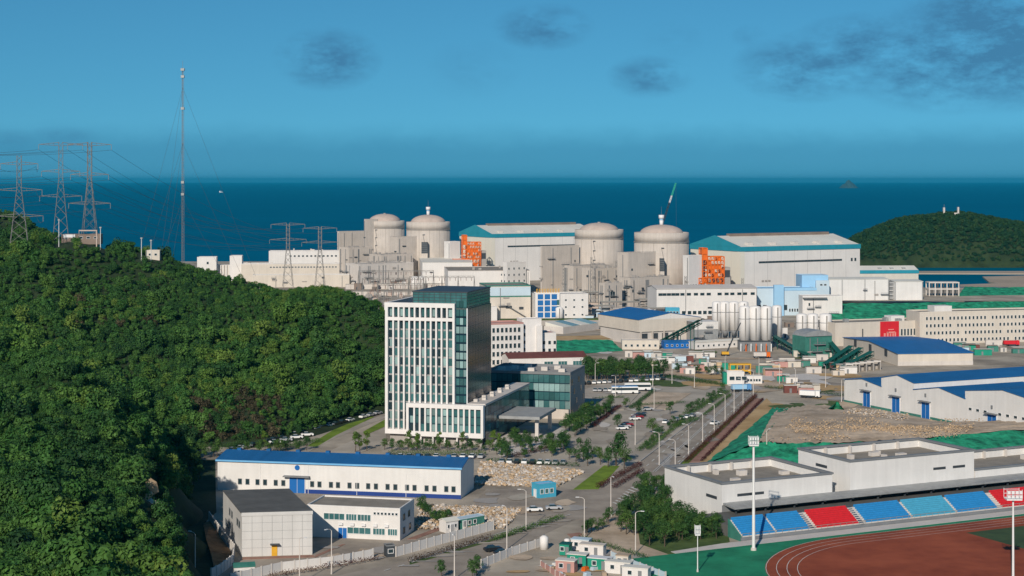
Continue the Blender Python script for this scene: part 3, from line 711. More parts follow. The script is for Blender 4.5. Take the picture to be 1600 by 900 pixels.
# ------------------------------------------------------------------ pale grey hall with skewed plan
o0, o1 = P(378, 870), P(488, 866.5); du = (o1 - o0); LL = du.length; rz = math.atan2(du.y, du.x)
e = thing('grey_hall', 'plain pale grey windowless-fronted hall with dark flat roof and yellow door', 'building', o0, rz)
sv = Matrix.Rotation(-rz, 3, 'Z') @ (Vector((-.31, .95, 0)) * 31); hh = 10.2
fp = [(0, 0), (LL, 0), (LL + sv.x, sv.y), (sv.x, sv.y)]
wall_ = MB().prism(fp, 0, hh).build('wall', MATS['grey_clad'], e)
rf = MB().prism([(-.1, -.1), (LL + .1, -.1), (LL + sv.x + .1, sv.y + .1), (sv.x - .1, sv.y + .1)], hh, hh + .25).build('roof', MATS['grey_roof'], e)
bb = MB().box(-.12, LL + .12, -.16, -.1, hh - .5, hh + .35); bb.build('fascia', MATS['grey_clad'], rf)
for k in range(1, 7):
    MB().box(LL * k / 7 - .03, LL * k / 7 + .03, -.03, 0, 0, hh - .5).build('panel_seam', MATS['trim_grey'], wall_)
for k in range(1, 5): MB().box(0, LL, -.02, 0, k * 2.0, k * 2.0 + .04).build('panel_seam', MATS['trim_grey'], wall_)
d = MB().box(LL * .42, LL * .50, -.12, .02, 0, 2.6).build('door', MATS['yellow_paint'], e)
MB().box(LL * .40, LL * .53, -1.2, 0, 2.75, 2.95).build('canopy', MATS['dark_metal'], d)
ang = math.atan2(sv.y, sv.x) + PI
for (t_, z_) in ((.12, 6.3), (.22, 6.3), (.5, 6.4), (.62, 6.4), (.5, 2.6), (.7, 2.6), (.82, 2.6)):
    child(win_mesh(2.2, 1.5, 'glass_dark', 'trim_grey'), 'window', e, (sv.x * t_, sv.y * t_, z_), ang)

# ------------------------------------------------------------------ small two-storey office beside it
B = Bld('site_office', 'low white two-storey site office with strip windows and dark roof', (480, 838.0), (625, 845), D=13, h=7.6)
B.walls(MATS['white_wall'])
B.flat_roof(MATS['tan_roof'], MATS['white_wall'], ph=.5)
S = lambda x: (x - 480) / 145 * B.L
for xa, xb, z_ in ((506, 539, 4.6), (541, 558, 4.6), (559, 580, 4.6), (543, 580, 1.3), (583, 602, 1.3), (606, 621, 1.3)):
    w = S(xb) - S(xa); B.put(win_mesh(w - .2, 1.5, 'glass_teal', 'frame_white', 3), 'window', 'front', (S(xa) + S(xb)) / 2, z_)
for k in range(7): B.put(win_mesh(.55, .55, 'glass_dark', 'frame_white'), 'window', 'front', S(586 + k * 5.6), 6.3)
for (y, z_) in ((3.5, 4.6), (8, 4.6), (3.5, 1.2), (9, 1.2)): B.put(win_mesh(1.6, 1.4, 'glass_dark', 'trim_grey'), 'window', 'right', y, z_)
B.door('front', S(536), 2.2, 2.6, 'blue_paint')
b = MB()
for k in range(5): b.box(S(530) + k * 3, S(530) + k * 3 + 1.1, -.55, -.05, 3.3, 3.9)
B.part(b, 'air_conditioner', MATS['frame_white'])

# ------------------------------------------------------------------ yard walls
def panel_wall(name, label, pix, h, m='white_wall', post='concrete_light', step=3.0, z=0.0, t=.18):
    e = thing(name, label, 'wall', P(*pix[0], z))
    o = e.location.copy()
    for (p0, p1) in zip(pix[:-1], pix[1:]):
        a, c = P(*p0, z) - o, P(*p1, z) - o; d = c - a; n = max(1, round(d.length / step)); rz = math.atan2(d.y, d.x); w = d.length / n
        pm = MB().box(.12, w - .12, -t/2, t/2, 0, h).mesh('panel', MATS[m]); qm = MB().box(-.13, .13, -.16, .16, 0, h + .18).mesh('post', MATS[post])
        for i in range(n):
            child(pm, 'panel', e, a + d * (i / n), rz); child(qm, 'post', e, a + d * (i / n), rz)
        child(qm, 'post', e, c, rz)
    return e
panel_wall('yard_wall', 'white panel wall with posts along the road beside the guard hut', [(619, 870), (690, 850), (771, 828)], 2.3)
panel_wall('yard_wall', 'white panel wall in front of the pale grey hall yard', [(360, 912), (440, 893), (520, 884), (583, 872)], 2.2)
panel_wall('yard_wall', 'long white hoarding beside the construction huts at the junction', [(752, 888), (800, 868), (848, 853)], 2.0)
panel_wall('boundary_wall', 'white curved boundary wall below the rust-brown bank', [(327, 814), (347, 842), (366, 866), (364, 882), (345, 897), (330, 905)], 2.4, step=2.2)
b = MB()
bot = [P(329, 816), P(345, 842), P(362, 866), P(359, 882), P(340, 896)]
top = [at(317, 817, 438), at(322, 842, 412), at(330, 866, 396), at(334, 884, 386), at(336, 894, 384)]
for i in range(4): b.poly([bot[i] + Vector((0, 0, .4)), bot[i+1] + Vector((0, 0, .4)), top[i+1], top[i]])
kind(b.build('bank', mat('rust_bank', (0.24, 0.12, 0.045), .95, .4, .3, bump=.8, bscale=1.2, col2=(0.36, 0.21, 0.10))), 'structure')
B = Bld('guard_hut', 'small dark guard hut at the gap between the yard walls', (604, 871), (617, 870), D=2.5, h=2.6, cat='hut')
B.walls(MATS['dark_metal']); B.flat_roof(MATS['grey_roof'], MATS['trim_grey'], ph=.25, t=.15)
B.wins('front', [B.L / 2], [1.0], 1.2, .9)
B = Bld('site_cabin', 'white two-room site cabin beside the green container by the rubble', (697, 833), (716, 830), D=3, h=2.8, cat='cabin')
B.walls(MATS['white_wall']); B.gable(MATS['white_roof'], .5, over=.2, wm=MATS['white_wall']); B.wins('front', [.8, B.L - .8], [1.2], .6, .8); B.door('front', B.L / 2, .8, 2.0, 'trim_grey')
B = Bld('container', 'green-grey container with pale roof behind the yard wall', (719, 828), (757, 821), D=2.6, h=2.6, cat='container')
B.walls(MATS['steel_green_pale']); B.flat_roof(MATS['paleblue_clad'], MATS['paleblue_clad'], ph=.2, t=.15); B.door('front', 1.5, 1.0, 2.1, 'trim_grey'); B.wins('front', [3.2, 5.0], [1.1], .9, .9)
B = Bld('kiosk', 'light blue gatehouse cabin beside the yard entrance', (842, 779), (869, 776), D=4, h=3.6, cat='kiosk')
B.walls(MATS['cyan_clad']); B.flat_roof(MATS['skyblue_clad'], MATS['cyan_clad'], ph=.4, t=.2); B.wins('front', [1.0, 2.6, 4.2], [1.3], 1.0, 1.2, 'glass_teal'); B.wins('right', [2], [1.3], 1.4, 1.2); B.door('left', 2, .9, 2.2, 'frame_white')
# ------------------------------------------------------------------ power station
U = Vector((.8, .6, 0)); V = Vector((-.6, .8, 0))
def corner_block(name, label, cx, xl, xr, ytop, d, cat='building', u=U, zb=0.0, group=None):
    """box building seen on its near corner: column of the corner, columns where the left and right faces end"""
    v = Vector((-u.y, u.x, 0)); o = Vector(((cx - 800) * d / FPX, d, zb))
    def reach(xx, w):
        k = (xx - 800) / FPX; den = w.x - k * w.y; return abs((k * o.y - o.x) / den)
    B = Bld(name, label, o=o, u=u, L=reach(xr, u), D=reach(xl, v), h=zat(ytop, d) - zb, cat=cat, group=group)
    return B
def clutter(B, n, seed, m='concrete_dark', size=(1, 3), hh=(.8, 2.2), y1=None):
    rr = random.Random(seed)
    for k in range(n):
        w, dd, h_ = rr.uniform(*size), rr.uniform(*size), rr.uniform(*hh)
        x = rr.uniform(.8, max(1, B.L - w - .8)); y = rr.uniform(.8, max(1, (y1 or B.D) - dd - .8))
        B.part(MB().box(x, x + w, y, y + dd, B.h + .12, B.h + .12 + h_), 'roof_unit', MATS[m])
def rail(B, m='trim_grey'):
    b = MB(); h0 = B.h
    for (p, q) in (((0, 0), (B.L, 0)), ((0, 0), (0, B.D))):
        b.tube((*p, h0 + 1.1), (*q, h0 + 1.1), .08); n = max(2, int(max(q) / 3))
        for i in range(n + 1): t = i / n; b.tube((q[0] * t, q[1] * t, h0), (q[0] * t, q[1] * t, h0 + 1.1), .06)
    B.part(b, 'railing', MATS[m])
def ducts(B, face, n, seed, m='trim_grey'):
    """pipes, platforms and small doors on a wall"""
    rr = random.Random(seed); Lf = B.L if face in ('front', 'back') else B.D
    for k in range(n):
        a = rr.uniform(1, max(1.5, Lf - 1.5)); z = rr.uniform(.15, .8) * B.h
        t = rr.random()
        if t > .78:
            w = rr.uniform(2.5, 8); b = MB(); b.box(-w/2, w/2, -1.6, .02, 0, .35); b.tube((-w/2, -1.55, 1.3), (w/2, -1.55, 1.3), .07)
            for q in range(5): b.tube((-w/2 + w * q / 4, -1.55, .35), (-w/2 + w * q / 4, -1.55, 1.3), .06)
            me, nm = b.mesh('platform', MATS['trim_grey']), 'platform'
        elif t < .35: me, nm = MB().box(-.18, .18, -.35, .02, 0, B.h - 1).mesh('pipe', MATS[m]), 'pipe'; z = 0
        elif t < .7:
            w = rr.uniform(1.2, 4); me, nm = MB().box(-w/2, w/2, -.5, .02, 0, rr.uniform(.5, 1.6)).mesh('louvre', MATS['concrete_dark'] if rr.random() < .5 else MATS['dark_metal']), 'louvre'
        else: me, nm = win_mesh(rr.uniform(.8, 1.6), rr.uniform(1, 2), 'glass_dark', 'trim_grey'), 'window'
        B.put(me, nm, face, a, z)

def reactor(label, cx, d, dome_y, ysh, rad, stack, seed):
    c = Vector(((cx - 800) * d / FPX, d, 0)); e = thing('reactor_building', label, 'reactor', c, 0, 'containment buildings of the reactors')
    zt, zs = zat(dome_y, d), zat(ysh, d)
    MB().lathe([(rad, 0), (rad, zs - 7.2)], 56).build('cylinder_wall', MATS['concrete'], e, smooth=True)
    MB().lathe([(rad, zs - 6.6), (rad, zs), (rad - .6, zs), (rad - .6, zs - .9)], 56).build('upper_ring', MATS['concrete'], e, smooth=True)
    MB().lathe([(rad - .1, zs - 7.2), (rad + .45, zs - 7.1), (rad + .45, zs - 6.7), (rad - .1, zs - 6.6)], 56).build('ledge', MATS['concrete_dark'], e)
    prof = [(rad - .7, zs - 1)]
    R0 = rad * .80
    for i in range(9): t = i / 8; prof.append((R0 * math.cos(t * PI / 2 * .985), zs - .8 + (zt - zs + .8) * math.sin(t * PI / 2)))
    dm = MB().lathe(prof, 56).build('dome', MATS['dome_pink'], e, smooth=True)
    b = MB()
    for k in range(20):
        t = 2 * PI * k / 20; b.tube((R0 * math.cos(t), R0 * math.sin(t), zs - .2), (R0 * .5 * math.cos(t), R0 * .5 * math.sin(t), zs - .8 + (zt - zs + .8) * .868 + .1), .09)
    b.build('dome_rib', MATS['concrete_dark'], dm)
    b = MB(); rr = rad + .03
    for k in range(6):
        t = -PI / 2 + (-.85 + k * .48)
        p = Vector((math.cos(t) * rr, math.sin(t) * rr, 0)); b.tube(p, p + Vector((0, 0, zs - 7.3)), .12)
    b.build('downpipe', MATS['concrete_dark'], e)
    for zr in (.18, .38, .58): MB().lathe([(rad + .02, (zs - 7) * zr), (rad + .07, (zs - 7) * zr + .05), (rad + .07, (zs - 7) * zr + .2), (rad + .02, (zs - 7) * zr + .25)], 56).build('pour_joint', MATS['concrete'], e)
    b = MB(); t = -PI / 2 - .35 + seed * .1
    for k in range(5):
        p = Vector((math.cos(t) * (rad + .5), math.sin(t) * (rad + .5), 12 + k * 7.5)); b.box(p.x - 1.0, p.x + 1.0, p.y - .6, p.y + .6, p.z, p.z + .4)
        b.tube(p + Vector((-.8, 0, 0)), p + Vector((.8, 0, -7.5)), .12)
    b.build('ladder', MATS['trim_grey'], e)
    if stack:
        b = MB(); b.cur = 0; b.lathe([(1.3, zt - .6), (1.45, zt + 3.2)], 16); b.cur = 1; b.lathe([(1.5, zt + 3.2), (1.5, zt + 4.4)], 16); b.cur = 0; b.lathe([(2.0, zt + 4.4), (2.0, zt + 7.0)], 16)
        s_ = b.build('vent_stack', [MATS['frame_white'], MATS['skyblue_clad']], e, smooth=True)
        MB().tube((0, 0, zt + 7), (0, 0, zt + 13), .12, .05).build('lightning_rod', MATS['trim_grey'], s_)
    else:
        MB().lathe([(1.2, zt - .5), (1.2, zt + .6)], 12).build('hatch', MATS['concrete_dark'], e)
    return e
reactor('domed concrete reactor building beside the square stair block, no stack on its dome', 601, 1635, 334, 345, 19.5, False, 0)
reactor('domed concrete reactor building with pale vent stack beside the hall with teal gable', 669, 1491, 335.5, 346.5, 19.5, True, 2)
reactor('stackless domed concrete reactor building between the two teal-edged turbine halls', 936, 1334, 348, 358.5, 19.5, False, 1)
reactor('domed concrete reactor building with vent stack and crane boom rising behind', 1033.5, 1200, 351, 363, 19.6, True, 3)

def turbine_hall(label, cx, ey, seed):
    z = 42.0; d = (H - z) * FPX / (ey - HOR); o = Vector(((cx - 800) * d / FPX, d, 0))
    B = Bld('turbine_hall', label, o=o, u=Vector((.866, .5, 0)), L=112, D=60, h=z, group='turbine halls')
    B.walls(MATS['hall_wall'], h=z - 2.6)
    B.part(MB().box(-.12, 0, 0, 60, 0, z - 3.2), 'gable_sunlit_skin', MATS['hall_gable_sunlit'])  # thin skin carrying the painted sunlit tone of this side
    B.part(MB().box(-.25, 3.5, -.25, 3.0, 0, z - 2.7), 'corner_pier', MATS['hall_gable_sunlit'])
    b = MB(); b.box(-.5, 112.5, -.5, 0.3, z - 2.8, z + .5); b.box(-.5, .3, .3, 60.5, z - 2.8, z + .5); b.box(111.7, 112.5, .3, 60.5, z - 2.8, z + .5); b.box(.3, 111.7, 59.7, 60.5, z - 2.8, z + .5)
    B.part(b, 'fascia', MATS['teal_roof'])
    yc, rise = 30.0, 7.5
    b = MB(); b.prism([(0, .3), (112, .3), (112, yc), (0, yc)], z - 2.6, [z + .4, z + .4, z + rise, z + rise]); b.prism([(0, yc), (112, yc), (112, 59.7), (0, 59.7)], z - 2.6, [z + rise, z + rise, z + .4, z + .4])
    rf = B.part(b, 'roof', MATS['white_roof'])
    b = MB(); b.prism([(-.6, -.3), (-.02, -.3), (-.02, yc), (-.6, yc)], z + .3, [z + .7, z + .7, z + rise + .6, z + rise + .6]); b.prism([(-.6, yc), (-.02, yc), (-.02, 60.3), (-.6, 60.3)], z + .3, [z + rise + .6, z + rise + .6, z + .7, z + .7])
    b.build('gable_face', MATS['teal_roof'], rf)
    MB().box(12, 106, yc - 2.2, yc + 2.2, z + rise - .6, z + rise + 1.5).build('ridge_vent', MATS['brown_roof'], rf)
    for k in range(5): MB().box(10 + k * 21, 14.5 + k * 21, 4, 8, z + .8, z + 3.2).build('roof_unit', MATS['concrete_light'], rf)
    for k in range(26): B.put(win_mesh(2.9, 1.2, 'glass_dark', 'trim_grey'), 'window', 'front', 18 + k * 3.0, z - 11.5)
    for a in (104, 107.5): B.put(win_mesh(1.6, 2.2, 'glass_dark', 'trim_grey'), 'window', 'front', a, z - 12)
    for a, zz_ in ((20, 17), (23, 17), (26, 17), (21, 10), (75, 14), (96, 16)): B.put(MB().box(-1, 1, -.4, .02, 0, 1.2).mesh('louvre', MATS['concrete_dark']), 'louvre', 'front', a, zz_)
    for k in range(1, 9): B.put(MB().box(-.05, .05, -.05, .01, 0, z - 2.8).mesh('panel_seam', MATS['trim_grey']), 'panel_seam', 'front', k * 12.3, 0)
    for k in range(1, 5): B.put(MB().box(-.06, .06, -.18, .01, 0, z - 3.2).mesh('panel_seam', MATS['concrete']), 'panel_seam', 'left', k * 10.5, 0)
    return B
turbine_hall('large grey turbine hall with teal gable beside the reactors with the square stair block', 768, 366.5, 1)
turbine_hall('large grey turbine hall with teal gable standing behind the row of white warehouses', 1157, 387, 2)

# fuel and auxiliary buildings around the reactors
def aux(label, cx, xl, xr, yt, d, m='concrete', n=6, roof='concrete_dark', seed=1, u=U, par=True, nm='auxiliary_building'):
    B = corner_block(nm, label, cx, xl, xr, yt, d, u=u); B.walls(MATS[m]); B.flat_roof(MATS[roof], MATS[m] if par else None, ph=.7, t=.3)
    ducts(B, 'front', n * 2, seed); ducts(B, 'left', n, seed + 9)
    return B
FR = Vector((.996, .087, 0))
B = aux('plain concrete fuel building with a dark louvre beside the reactor below the crane boom', 982, 964.5, 1031, 396.5, 1166, n=2, seed=2); rail(B)
B = aux('blank concrete fuel building in front of the two far reactors', 622, 609, 659, 371.5, 1462, n=2, seed=3); rail(B)
for (x0_, x1_, y0_, y1_, d) in ((1031.5, 1038, 404, 424, 1171), (658.5, 668, 378.5, 396, 1466)):
    a = at(x0_, y1_, d); w, h_ = (x1_ - x0_) * d / FPX, (y1_ - y0_) * d / FPX
    e = thing('louvre_tower', 'tall dark louvred shaft against the side of the ' + ('fuel building below the crane boom' if x0_ > 900 else 'fuel building near the far reactors'), 'shaft', (a.x, a.y, 0))
    MB().box(0, w, 0, 6, 0, a.z).build('wall', MATS['concrete'], e); MB().box(0, w, 0, 6, a.z, a.z + h_).build('louvre', MATS['dark_metal'], e)
    b = MB()
    for k in range(6): b.box(0, w, -.15, 0, a.z + k * h_ / 6, a.z + k * h_ / 6 + .25)
    b.build('slat', MATS['trim_grey'], e)
aux('tall concrete block left of the reactor between the turbine halls', 847, 844.5, 905, 386, 1296, n=3, seed=4, nm='electrical_building')
B = aux('stepped concrete auxiliary building with pipe platforms below the stackless reactor', 896, 878, 958, 417, 1262, n=9, seed=5); clutter(B, 9, 51); rail(B)
B = aux('mid-height concrete annex with doors and ducts between the two near reactors', 930, 909, 970, 421, 1228, n=10, seed=6); clutter(B, 7, 52)
B = aux('low concrete annex with green door at the foot of the fuel building', 985, 968, 1046, 436, 1146, n=10, seed=7); clutter(B, 9, 53); rail(B)
B = aux('small concrete switch building with pale blue shutter beside the annex', 945, 936, 972, 444, 1128, n=5, seed=8); clutter(B, 4, 54)
for (xx, zz_) in ((941, 2), (951, 9)): pass
B.put(win_mesh(3.4, 4.2, 'glass_blue', 'frame_white', 2), 'window', 'front', B.L * .35, 1.0); B.put(win_mesh(4.2, 4.4, 'glass_dark', 'frame_white', 1), 'window', 'front', B.L * .45, 10.0)
B = aux('pale concrete block at the edge of the far reactors above the sea', 530, 527, 573, 362.5, 1665, n=2, seed=9, nm='electrical_building')
B = aux('square concrete stair block joined to the farthest reactor', 571, 569, 590, 343.5, 1612, n=2, seed=10, nm='stair_block')
B = aux('stepped concrete annex with pipe platforms in front of the far fuel building', 596, 577, 645, 399, 1440, n=12, seed=11); clutter(B, 12, 55); rail(B)
B = aux('low concrete annex with dark openings left of the far fuel building', 545, 530, 582, 388, 1530, n=8, seed=12); clutter(B, 7, 56)
B = aux('long low concrete annex with doors below the far stepped annex', 560, 540, 646, 414, 1400, m='concrete_light', n=12, seed=13); clutter(B, 10, 57)
for (xl, xr, yt, d, lab) in ((1067, 1099, 400.5, 1160, 'white rendered block between the reactor and the orange steel frame'), (694, 719, 378.5, 1456, 'white rendered block between the far reactor and its orange steel frame')):
    B = corner_block('pump_house', lab, xl + 9, xl, xr, yt, d); B.walls(MATS['white_wall']); B.flat_roof(MATS['concrete_light'], MATS['white_wall'], ph=.6)
    B.wins('front', lin(2, B.L - 2, 5), [B.h * .45], 1.2, .8); ducts(B, 'left', 2, 3)
# white service halls at the foot of the far reactors
B = corner_block('service_hall', 'broad white windowless service hall below the far reactors', 660, 642, 738, 410.5, 1395, u=FR); B.walls(MATS['white_wall']); B.gable(MATS['white_roof'], 1.0, over=.3, wm=MATS['white_wall']); ducts(B, 'front', 3, 21)
B = corner_block('service_hall', 'long low white hall with grey canopy edge behind the office tower', 700, 694, 828, 424, 1330, u=FR); B.walls(MATS['white_wall']); B.flat_roof(MATS['tan_roof'], MATS['concrete_light'], ph=.5); ducts(B, 'front', 5, 22); clutter(B, 5, 61)
B = corner_block('stair_block', 'white stepped stair block with small windows at the end of the long hall', 792, 786, 822, 411, 1322, u=U); B.walls(MATS['white_wall']); B.flat_roof(MATS['concrete_light'], MATS['white_wall'], ph=.6)
B.wins('front', lin(2, B.L - 2, 4), [4, 9, 14, 19], 1.3, 1.6); B.wins('left', [3, 7], [4, 9, 14], 1.3, 1.6)
# terraces: long retaining walls and pale slabs around the switchyard
for i, (xa, ya, xb, yb, h_, lab) in enumerate(((540, 452, 790, 450, 4.0, 'long pale retaining wall behind the switchyard'), (520, 462, 770, 461, 3.0, 'low pale retaining wall along the switchyard edge'))):
    B = Bld('retaining_wall', lab, (xa, ya), (xb, yb), D=5, h=h_, cat='wall'); B.walls(MATS['concrete_light'])
    B.part(MB().box(-.1, B.L + .1, -.2, .6, h_, h_ + .4), 'coping', MATS['concrete_dark'])
    for k in range(14): B.put(MB().box(-.2, .2, -.3, 0, 0, h_).mesh('buttress', MATS['concrete']), 'buttress', 'front', 4 + k * (B.L - 8) / 13, 0)

# orange steel frames in front of the turbine halls
def orange_frame(label, x0_, d):
    o = Vector(((x0_ - 800) * d / FPX, d, 0)); e = thing('steel_frame', label, 'steel frame', o, math.radians(8), 'orange steel frames'); k = 1150 / 1150.0
    def cage(name, xa, xb, z0, z1, nxx, nzz, fill):
        b = MB(); ya, yb = 0, 9
        for i in range(nxx + 1):
            x = xa + (xb - xa) * i / nxx
            for y in (ya, yb): b.box(x - .3, x + .3, y - .3, y + .3, z0, z1)
        for j in range(nzz + 1):
            z = z0 + (z1 - z0) * j / nzz
            for y in (ya, yb): b.box(xa + .3, xb - .3, y - .22, y + .22, z - .25, z + .25)
            for x in (xa, xb): b.box(x - .22, x + .22, ya + .3, yb - .3, z - .25, z + .25)
        b.build(name, MATS['orange_steel'], e)
        rr = random.Random(nxx * 7 + nzz)
        for i in range(nxx):
            for j in range(nzz):
                xw, zw = (xb - xa) / nxx, (z1 - z0) / nzz; x, z = xa + i * xw, z0 + j * zw
                if rr.random() < fill: MB().box(x + .32, x + xw - .32, .3, 8, z + .3, z + zw - .3).build('panel', MATS['orange_steel'], e)
                else: MB().tube((x + .3, .05, z + .3), (x + xw - .3, .05, z + zw - .3), .16).build('brace', MATS['orange_steel'], e)
    cage('lift_tower_frame', 8.5, 12.0, 18, 42.5, 1, 6, .6)
    cage('upper_frame', 12.4, 24.2, 22, 36.5, 5, 5, .4)
    cage('base_frame', 0, 24, 0, 21.6, 8, 6, .3)
    MB().box(24.6, 29, 1, 8, 0, 29).build('equipment', MATS['concrete_dark'], e); MB().box(24.7, 28.6, .8, 1, 22, 27).build('louvre', MATS['dark_metal'], e)
    return e
orange_frame('bright orange steel frame with lift tower behind the long white row building', 1079, 1165)
e = orange_frame('bright orange steel frame with lift tower beside the far reactors', 708, 1440)

# crawler crane behind the reactor
cd = 1560.0; p0, p1 = at(1024, 368, cd), at(1056, 286, cd); p0 = Vector((p0.x - 8, p0.y, 4)); p1.y = p0.y
e = thing('crawler_crane', 'crawler crane with tall lattice boom, dark below and green at the tip', 'crane', (p0.x, p0.y, 0))
MB().box(-4, 4, -4, 4, 1.6, 5.2).build('cab', MATS['yellow_paint'], e)
for s_ in (-1, 1): MB().box(-5, 5, s_ * 3.4 - .8, s_ * 3.4 + .8, 0, 1.6).build('crawler_track', MATS['tyre'], e)
def boom(a, c, w, n, r):
    b = MB(); d = c - a; u = Vector((0, 1, 0)); s_ = d.normalized().cross(u).normalized()
    cor = [u * w + s_ * w, u * w - s_ * w, -u * w - s_ * w, -u * w + s_ * w]
    for q in cor: b.tube(a + q, c + q, r)
    for i in range(n):
        for k in range(4):
            b.tube(a + d * (i / n) + cor[k], a + d * ((i + 1) / n) + cor[(k + 1) % 4], r * .7)
    return b
a, c = Vector((0, 0, 4)), p1 - Vector((p0.x, p0.y, 0)); m_ = a.lerp(c, .78)
boom(a, m_, .6, 22, .2).build('boom', MATS['dark_metal'], e)
boom(m_, a.lerp(c, .86), .5, 3, .2).build('boom_section', MATS['frame_white'], e); boom(a.lerp(c, .86), c, .5, 6, .2).build('boom_tip', mat('crane_green', (.05, .45, .30), .5), e)
MB().tube(c, Vector((c.x + .5, 0, 40)), .06).build('hoist_rope', MATS['wire'], e)

# ------------------------------------------------------------------ low white complex at the foot of the ridge
def frontal(name, label, x0_, x1_, ytop, d, D, m, zb=0.0, cat='building', group=None, u=FR):
    o = Vector(((x0_ - 800) * d / FPX, d, zb)); k = (x1_ - 800) / FPX; L = (k * d - o.x) / (u.x - k * u.y)
    B = Bld(name, label, o=o, u=u, L=L, D=D, h=zat(ytop, d) - zb, cat=cat, group=group); B.walls(MATS[m]); return B
B = frontal('gatehouse', 'small white flat-roofed block with one window at the ridge edge', 308, 338, 402.5, 1500, 14, 'white_wall'); B.flat_roof(MATS['concrete_light'], MATS['white_wall'], ph=.5); B.wins('front', [B.L * .55], [B.h - 6], 1.8, 2.2)
B = frontal('colonnade', 'white colonnade between two white blocks behind the ridge', 338.5, 360, 414, 1510, 8, 'concrete_light'); B.flat_roof(MATS['concrete_light'], None)
for k in range(5): B.put(MB().box(-.5, .5, -1.2, 0, 0, B.h).mesh('column', MATS['white_wall']), 'column', 'front', 1 + k * (B.L - 2) / 4, 0)
B = frontal('pump_house', 'white taller block closing the colonnade', 359, 378, 400.5, 1490, 14, 'white_wall'); B.flat_roof(MATS['concrete_light'], MATS['white_wall'], ph=.5)
B = frontal('service_building', 'long white low building with a line of openings behind the ridge', 377, 530, 413, 1478, 16, 'beige_wall'); B.flat_roof(MATS['concrete_light'], MATS['white_wall'], ph=.6)
B.wins('front', lin(26, B.L - 3, 22), [B.h - 3.2], 1.6, 1.0); clutter(B, 8, 71, 'concrete_light')
B = frontal('service_building', 'white upper building with row of square windows below the sea', 420, 530, 393, 1540, 16, 'white_wall'); B.flat_roof(MATS['concrete_light'], MATS['white_wall'], ph=.5)
B.wins('front', lin(20, B.L - 3, 12), [B.h - 5], 1.8, 1.4); clutter(B, 4, 72, 'concrete_light')
B = frontal('service_building', 'low beige shed with round ends above the wooded slope', 395, 546, 430, 1400, 10, 'beige_wall'); B.flat_roof(MATS['tan_roof'], MATS['white_wall'], ph=.5); ducts(B, 'front', 9, 31)

# switchyard gantries between hill and tower
def gantry(label, xa, ya, w, h_, bays, rz=0.06):
    o = P(xa, ya); e = thing('switchyard_gantry', label, 'gantry', o, rz, 'switchyard gantries')
    for i in range(bays + 1):
        x = w * i / bays; b = MB()
        for s_ in (-1, 1):
            b.tube((x + s_ * 1.0, 0, 0), (x, 0, h_), .16); b.tube((x, s_ * 1.0, 0), (x, 0, h_), .12)
        b.build('mast', MATS['galv'], e)
    b = MB()
    for z in (h_ - 1.2, h_): b.tube((0, 0, z), (w, 0, z), .14)
    n = bays * 6
    for i in range(n): b.tube((w * i / n, 0, h_ - 1.2 if i % 2 else h_), (w * (i + 1) / n, 0, h_ if i % 2 else h_ - 1.2), .08)
    b.build('crossbeam', MATS['galv'], e)
    b = MB()
    for i in range(bays * 3):
        x = w * (i + .5) / (bays * 3); b.tube((x, 0, h_ - 1.2), (x, 0, h_ - 3.6), .16)
    b.build('insulator', MATS['maroon_roof'], e); return e
for i, (xa, ya, w, h_, bays) in enumerate(((566, 470, 46, 17, 4), (590, 478, 44, 16, 4), (600, 488, 40, 15, 4), (640, 464, 50, 16, 4), (560, 458, 60, 18, 5), (615, 498, 34, 14, 3))):
    gantry('grey steel gantry with hanging insulators in the switchyard behind the hill', xa, ya, w, h_, bays)
rr = random.Random(44)
for k in range(26):
    x, y = rr.uniform(570, 660), rr.uniform(462, 500); o = P(x, y); e = thing('transformer', 'pinkish grey transformer with bushings standing in the switchyard', 'transformer', o, .06, 'switchyard transformers')
    MB().box(-1.8, 1.8, -1.2, 1.2, .3, 3.2).build('tank', MATS['concrete'] if k % 3 else MATS['dome_pink'], e)
    b = MB()
    for j in range(3): b.tube((-1.2 + 1.2 * j, 0, 3.2), (-1.2 + 1.2 * j, 0, 5.4), .18, .08, 6)
    b.build('bushing', MATS['maroon_roof'], e)
    for s_ in (-1, 1): MB().box(s_ * 2.2 - .3, s_ * 2.2 + .3, -1, 1, .6, 2.8).build('radiator', MATS['steel_grey'], e)

# ------------------------------------------------------------------ pipe racks, tanks and sheds at the feet of the reactors
def pipe_rack(lab, x, y, L, h_, rz):
    e = thing('pipe_rack', lab, 'pipe rack', P(x, y), rz, 'pipe racks of the plant'); n = max(2, int(L / 7))
    for i in range(n + 1):
        for yy in (0, 3): MB().box(L * i / n - .2, L * i / n + .2, yy - .2, yy + .2, 0, h_).build('post', MATS['trim_grey'], e)
    for z in (h_ * .6, h_): MB().box(-.3, L + .3, -.3, 3.3, z, z + .3).build('deck', MATS['concrete_dark'], e)
    for k in range(3): MB().tube((0, .5 + k, h_ + .75), (L, .5 + k, h_ + .75), .35, n=8).build('pipe', MATS[('galv', 'concrete_light', 'steel_green_pale')[k]], e)
for (x, y, L, h_, rz) in ((850, 489, 30, 9, .1), (885, 483, 26, 11, .1), (905, 496, 22, 7, .05), (940, 492, 34, 8, .08), (985, 500, 30, 7, .05), (1000, 492, 24, 10, .1), (955, 505, 26, 5, .0), (560, 446, 40, 12, .1), (600, 440, 36, 14, .1), (690, 448, 40, 9, .05), (735, 455, 30, 8, .05)):
    pipe_rack('grey steel pipe rack with parallel pipes at the foot of the reactor buildings', x, y, L, h_, rz)
rr = random.Random(90)
CM = {'concrete_dark': 'dark grey', 'concrete_light': 'pale grey', 'white_wall': 'white', 'steel_green_pale': 'grey-green', 'brown_roof': 'brown', 'paleblue_clad': 'pale blue', 'dome_pink': 'pinkish'}
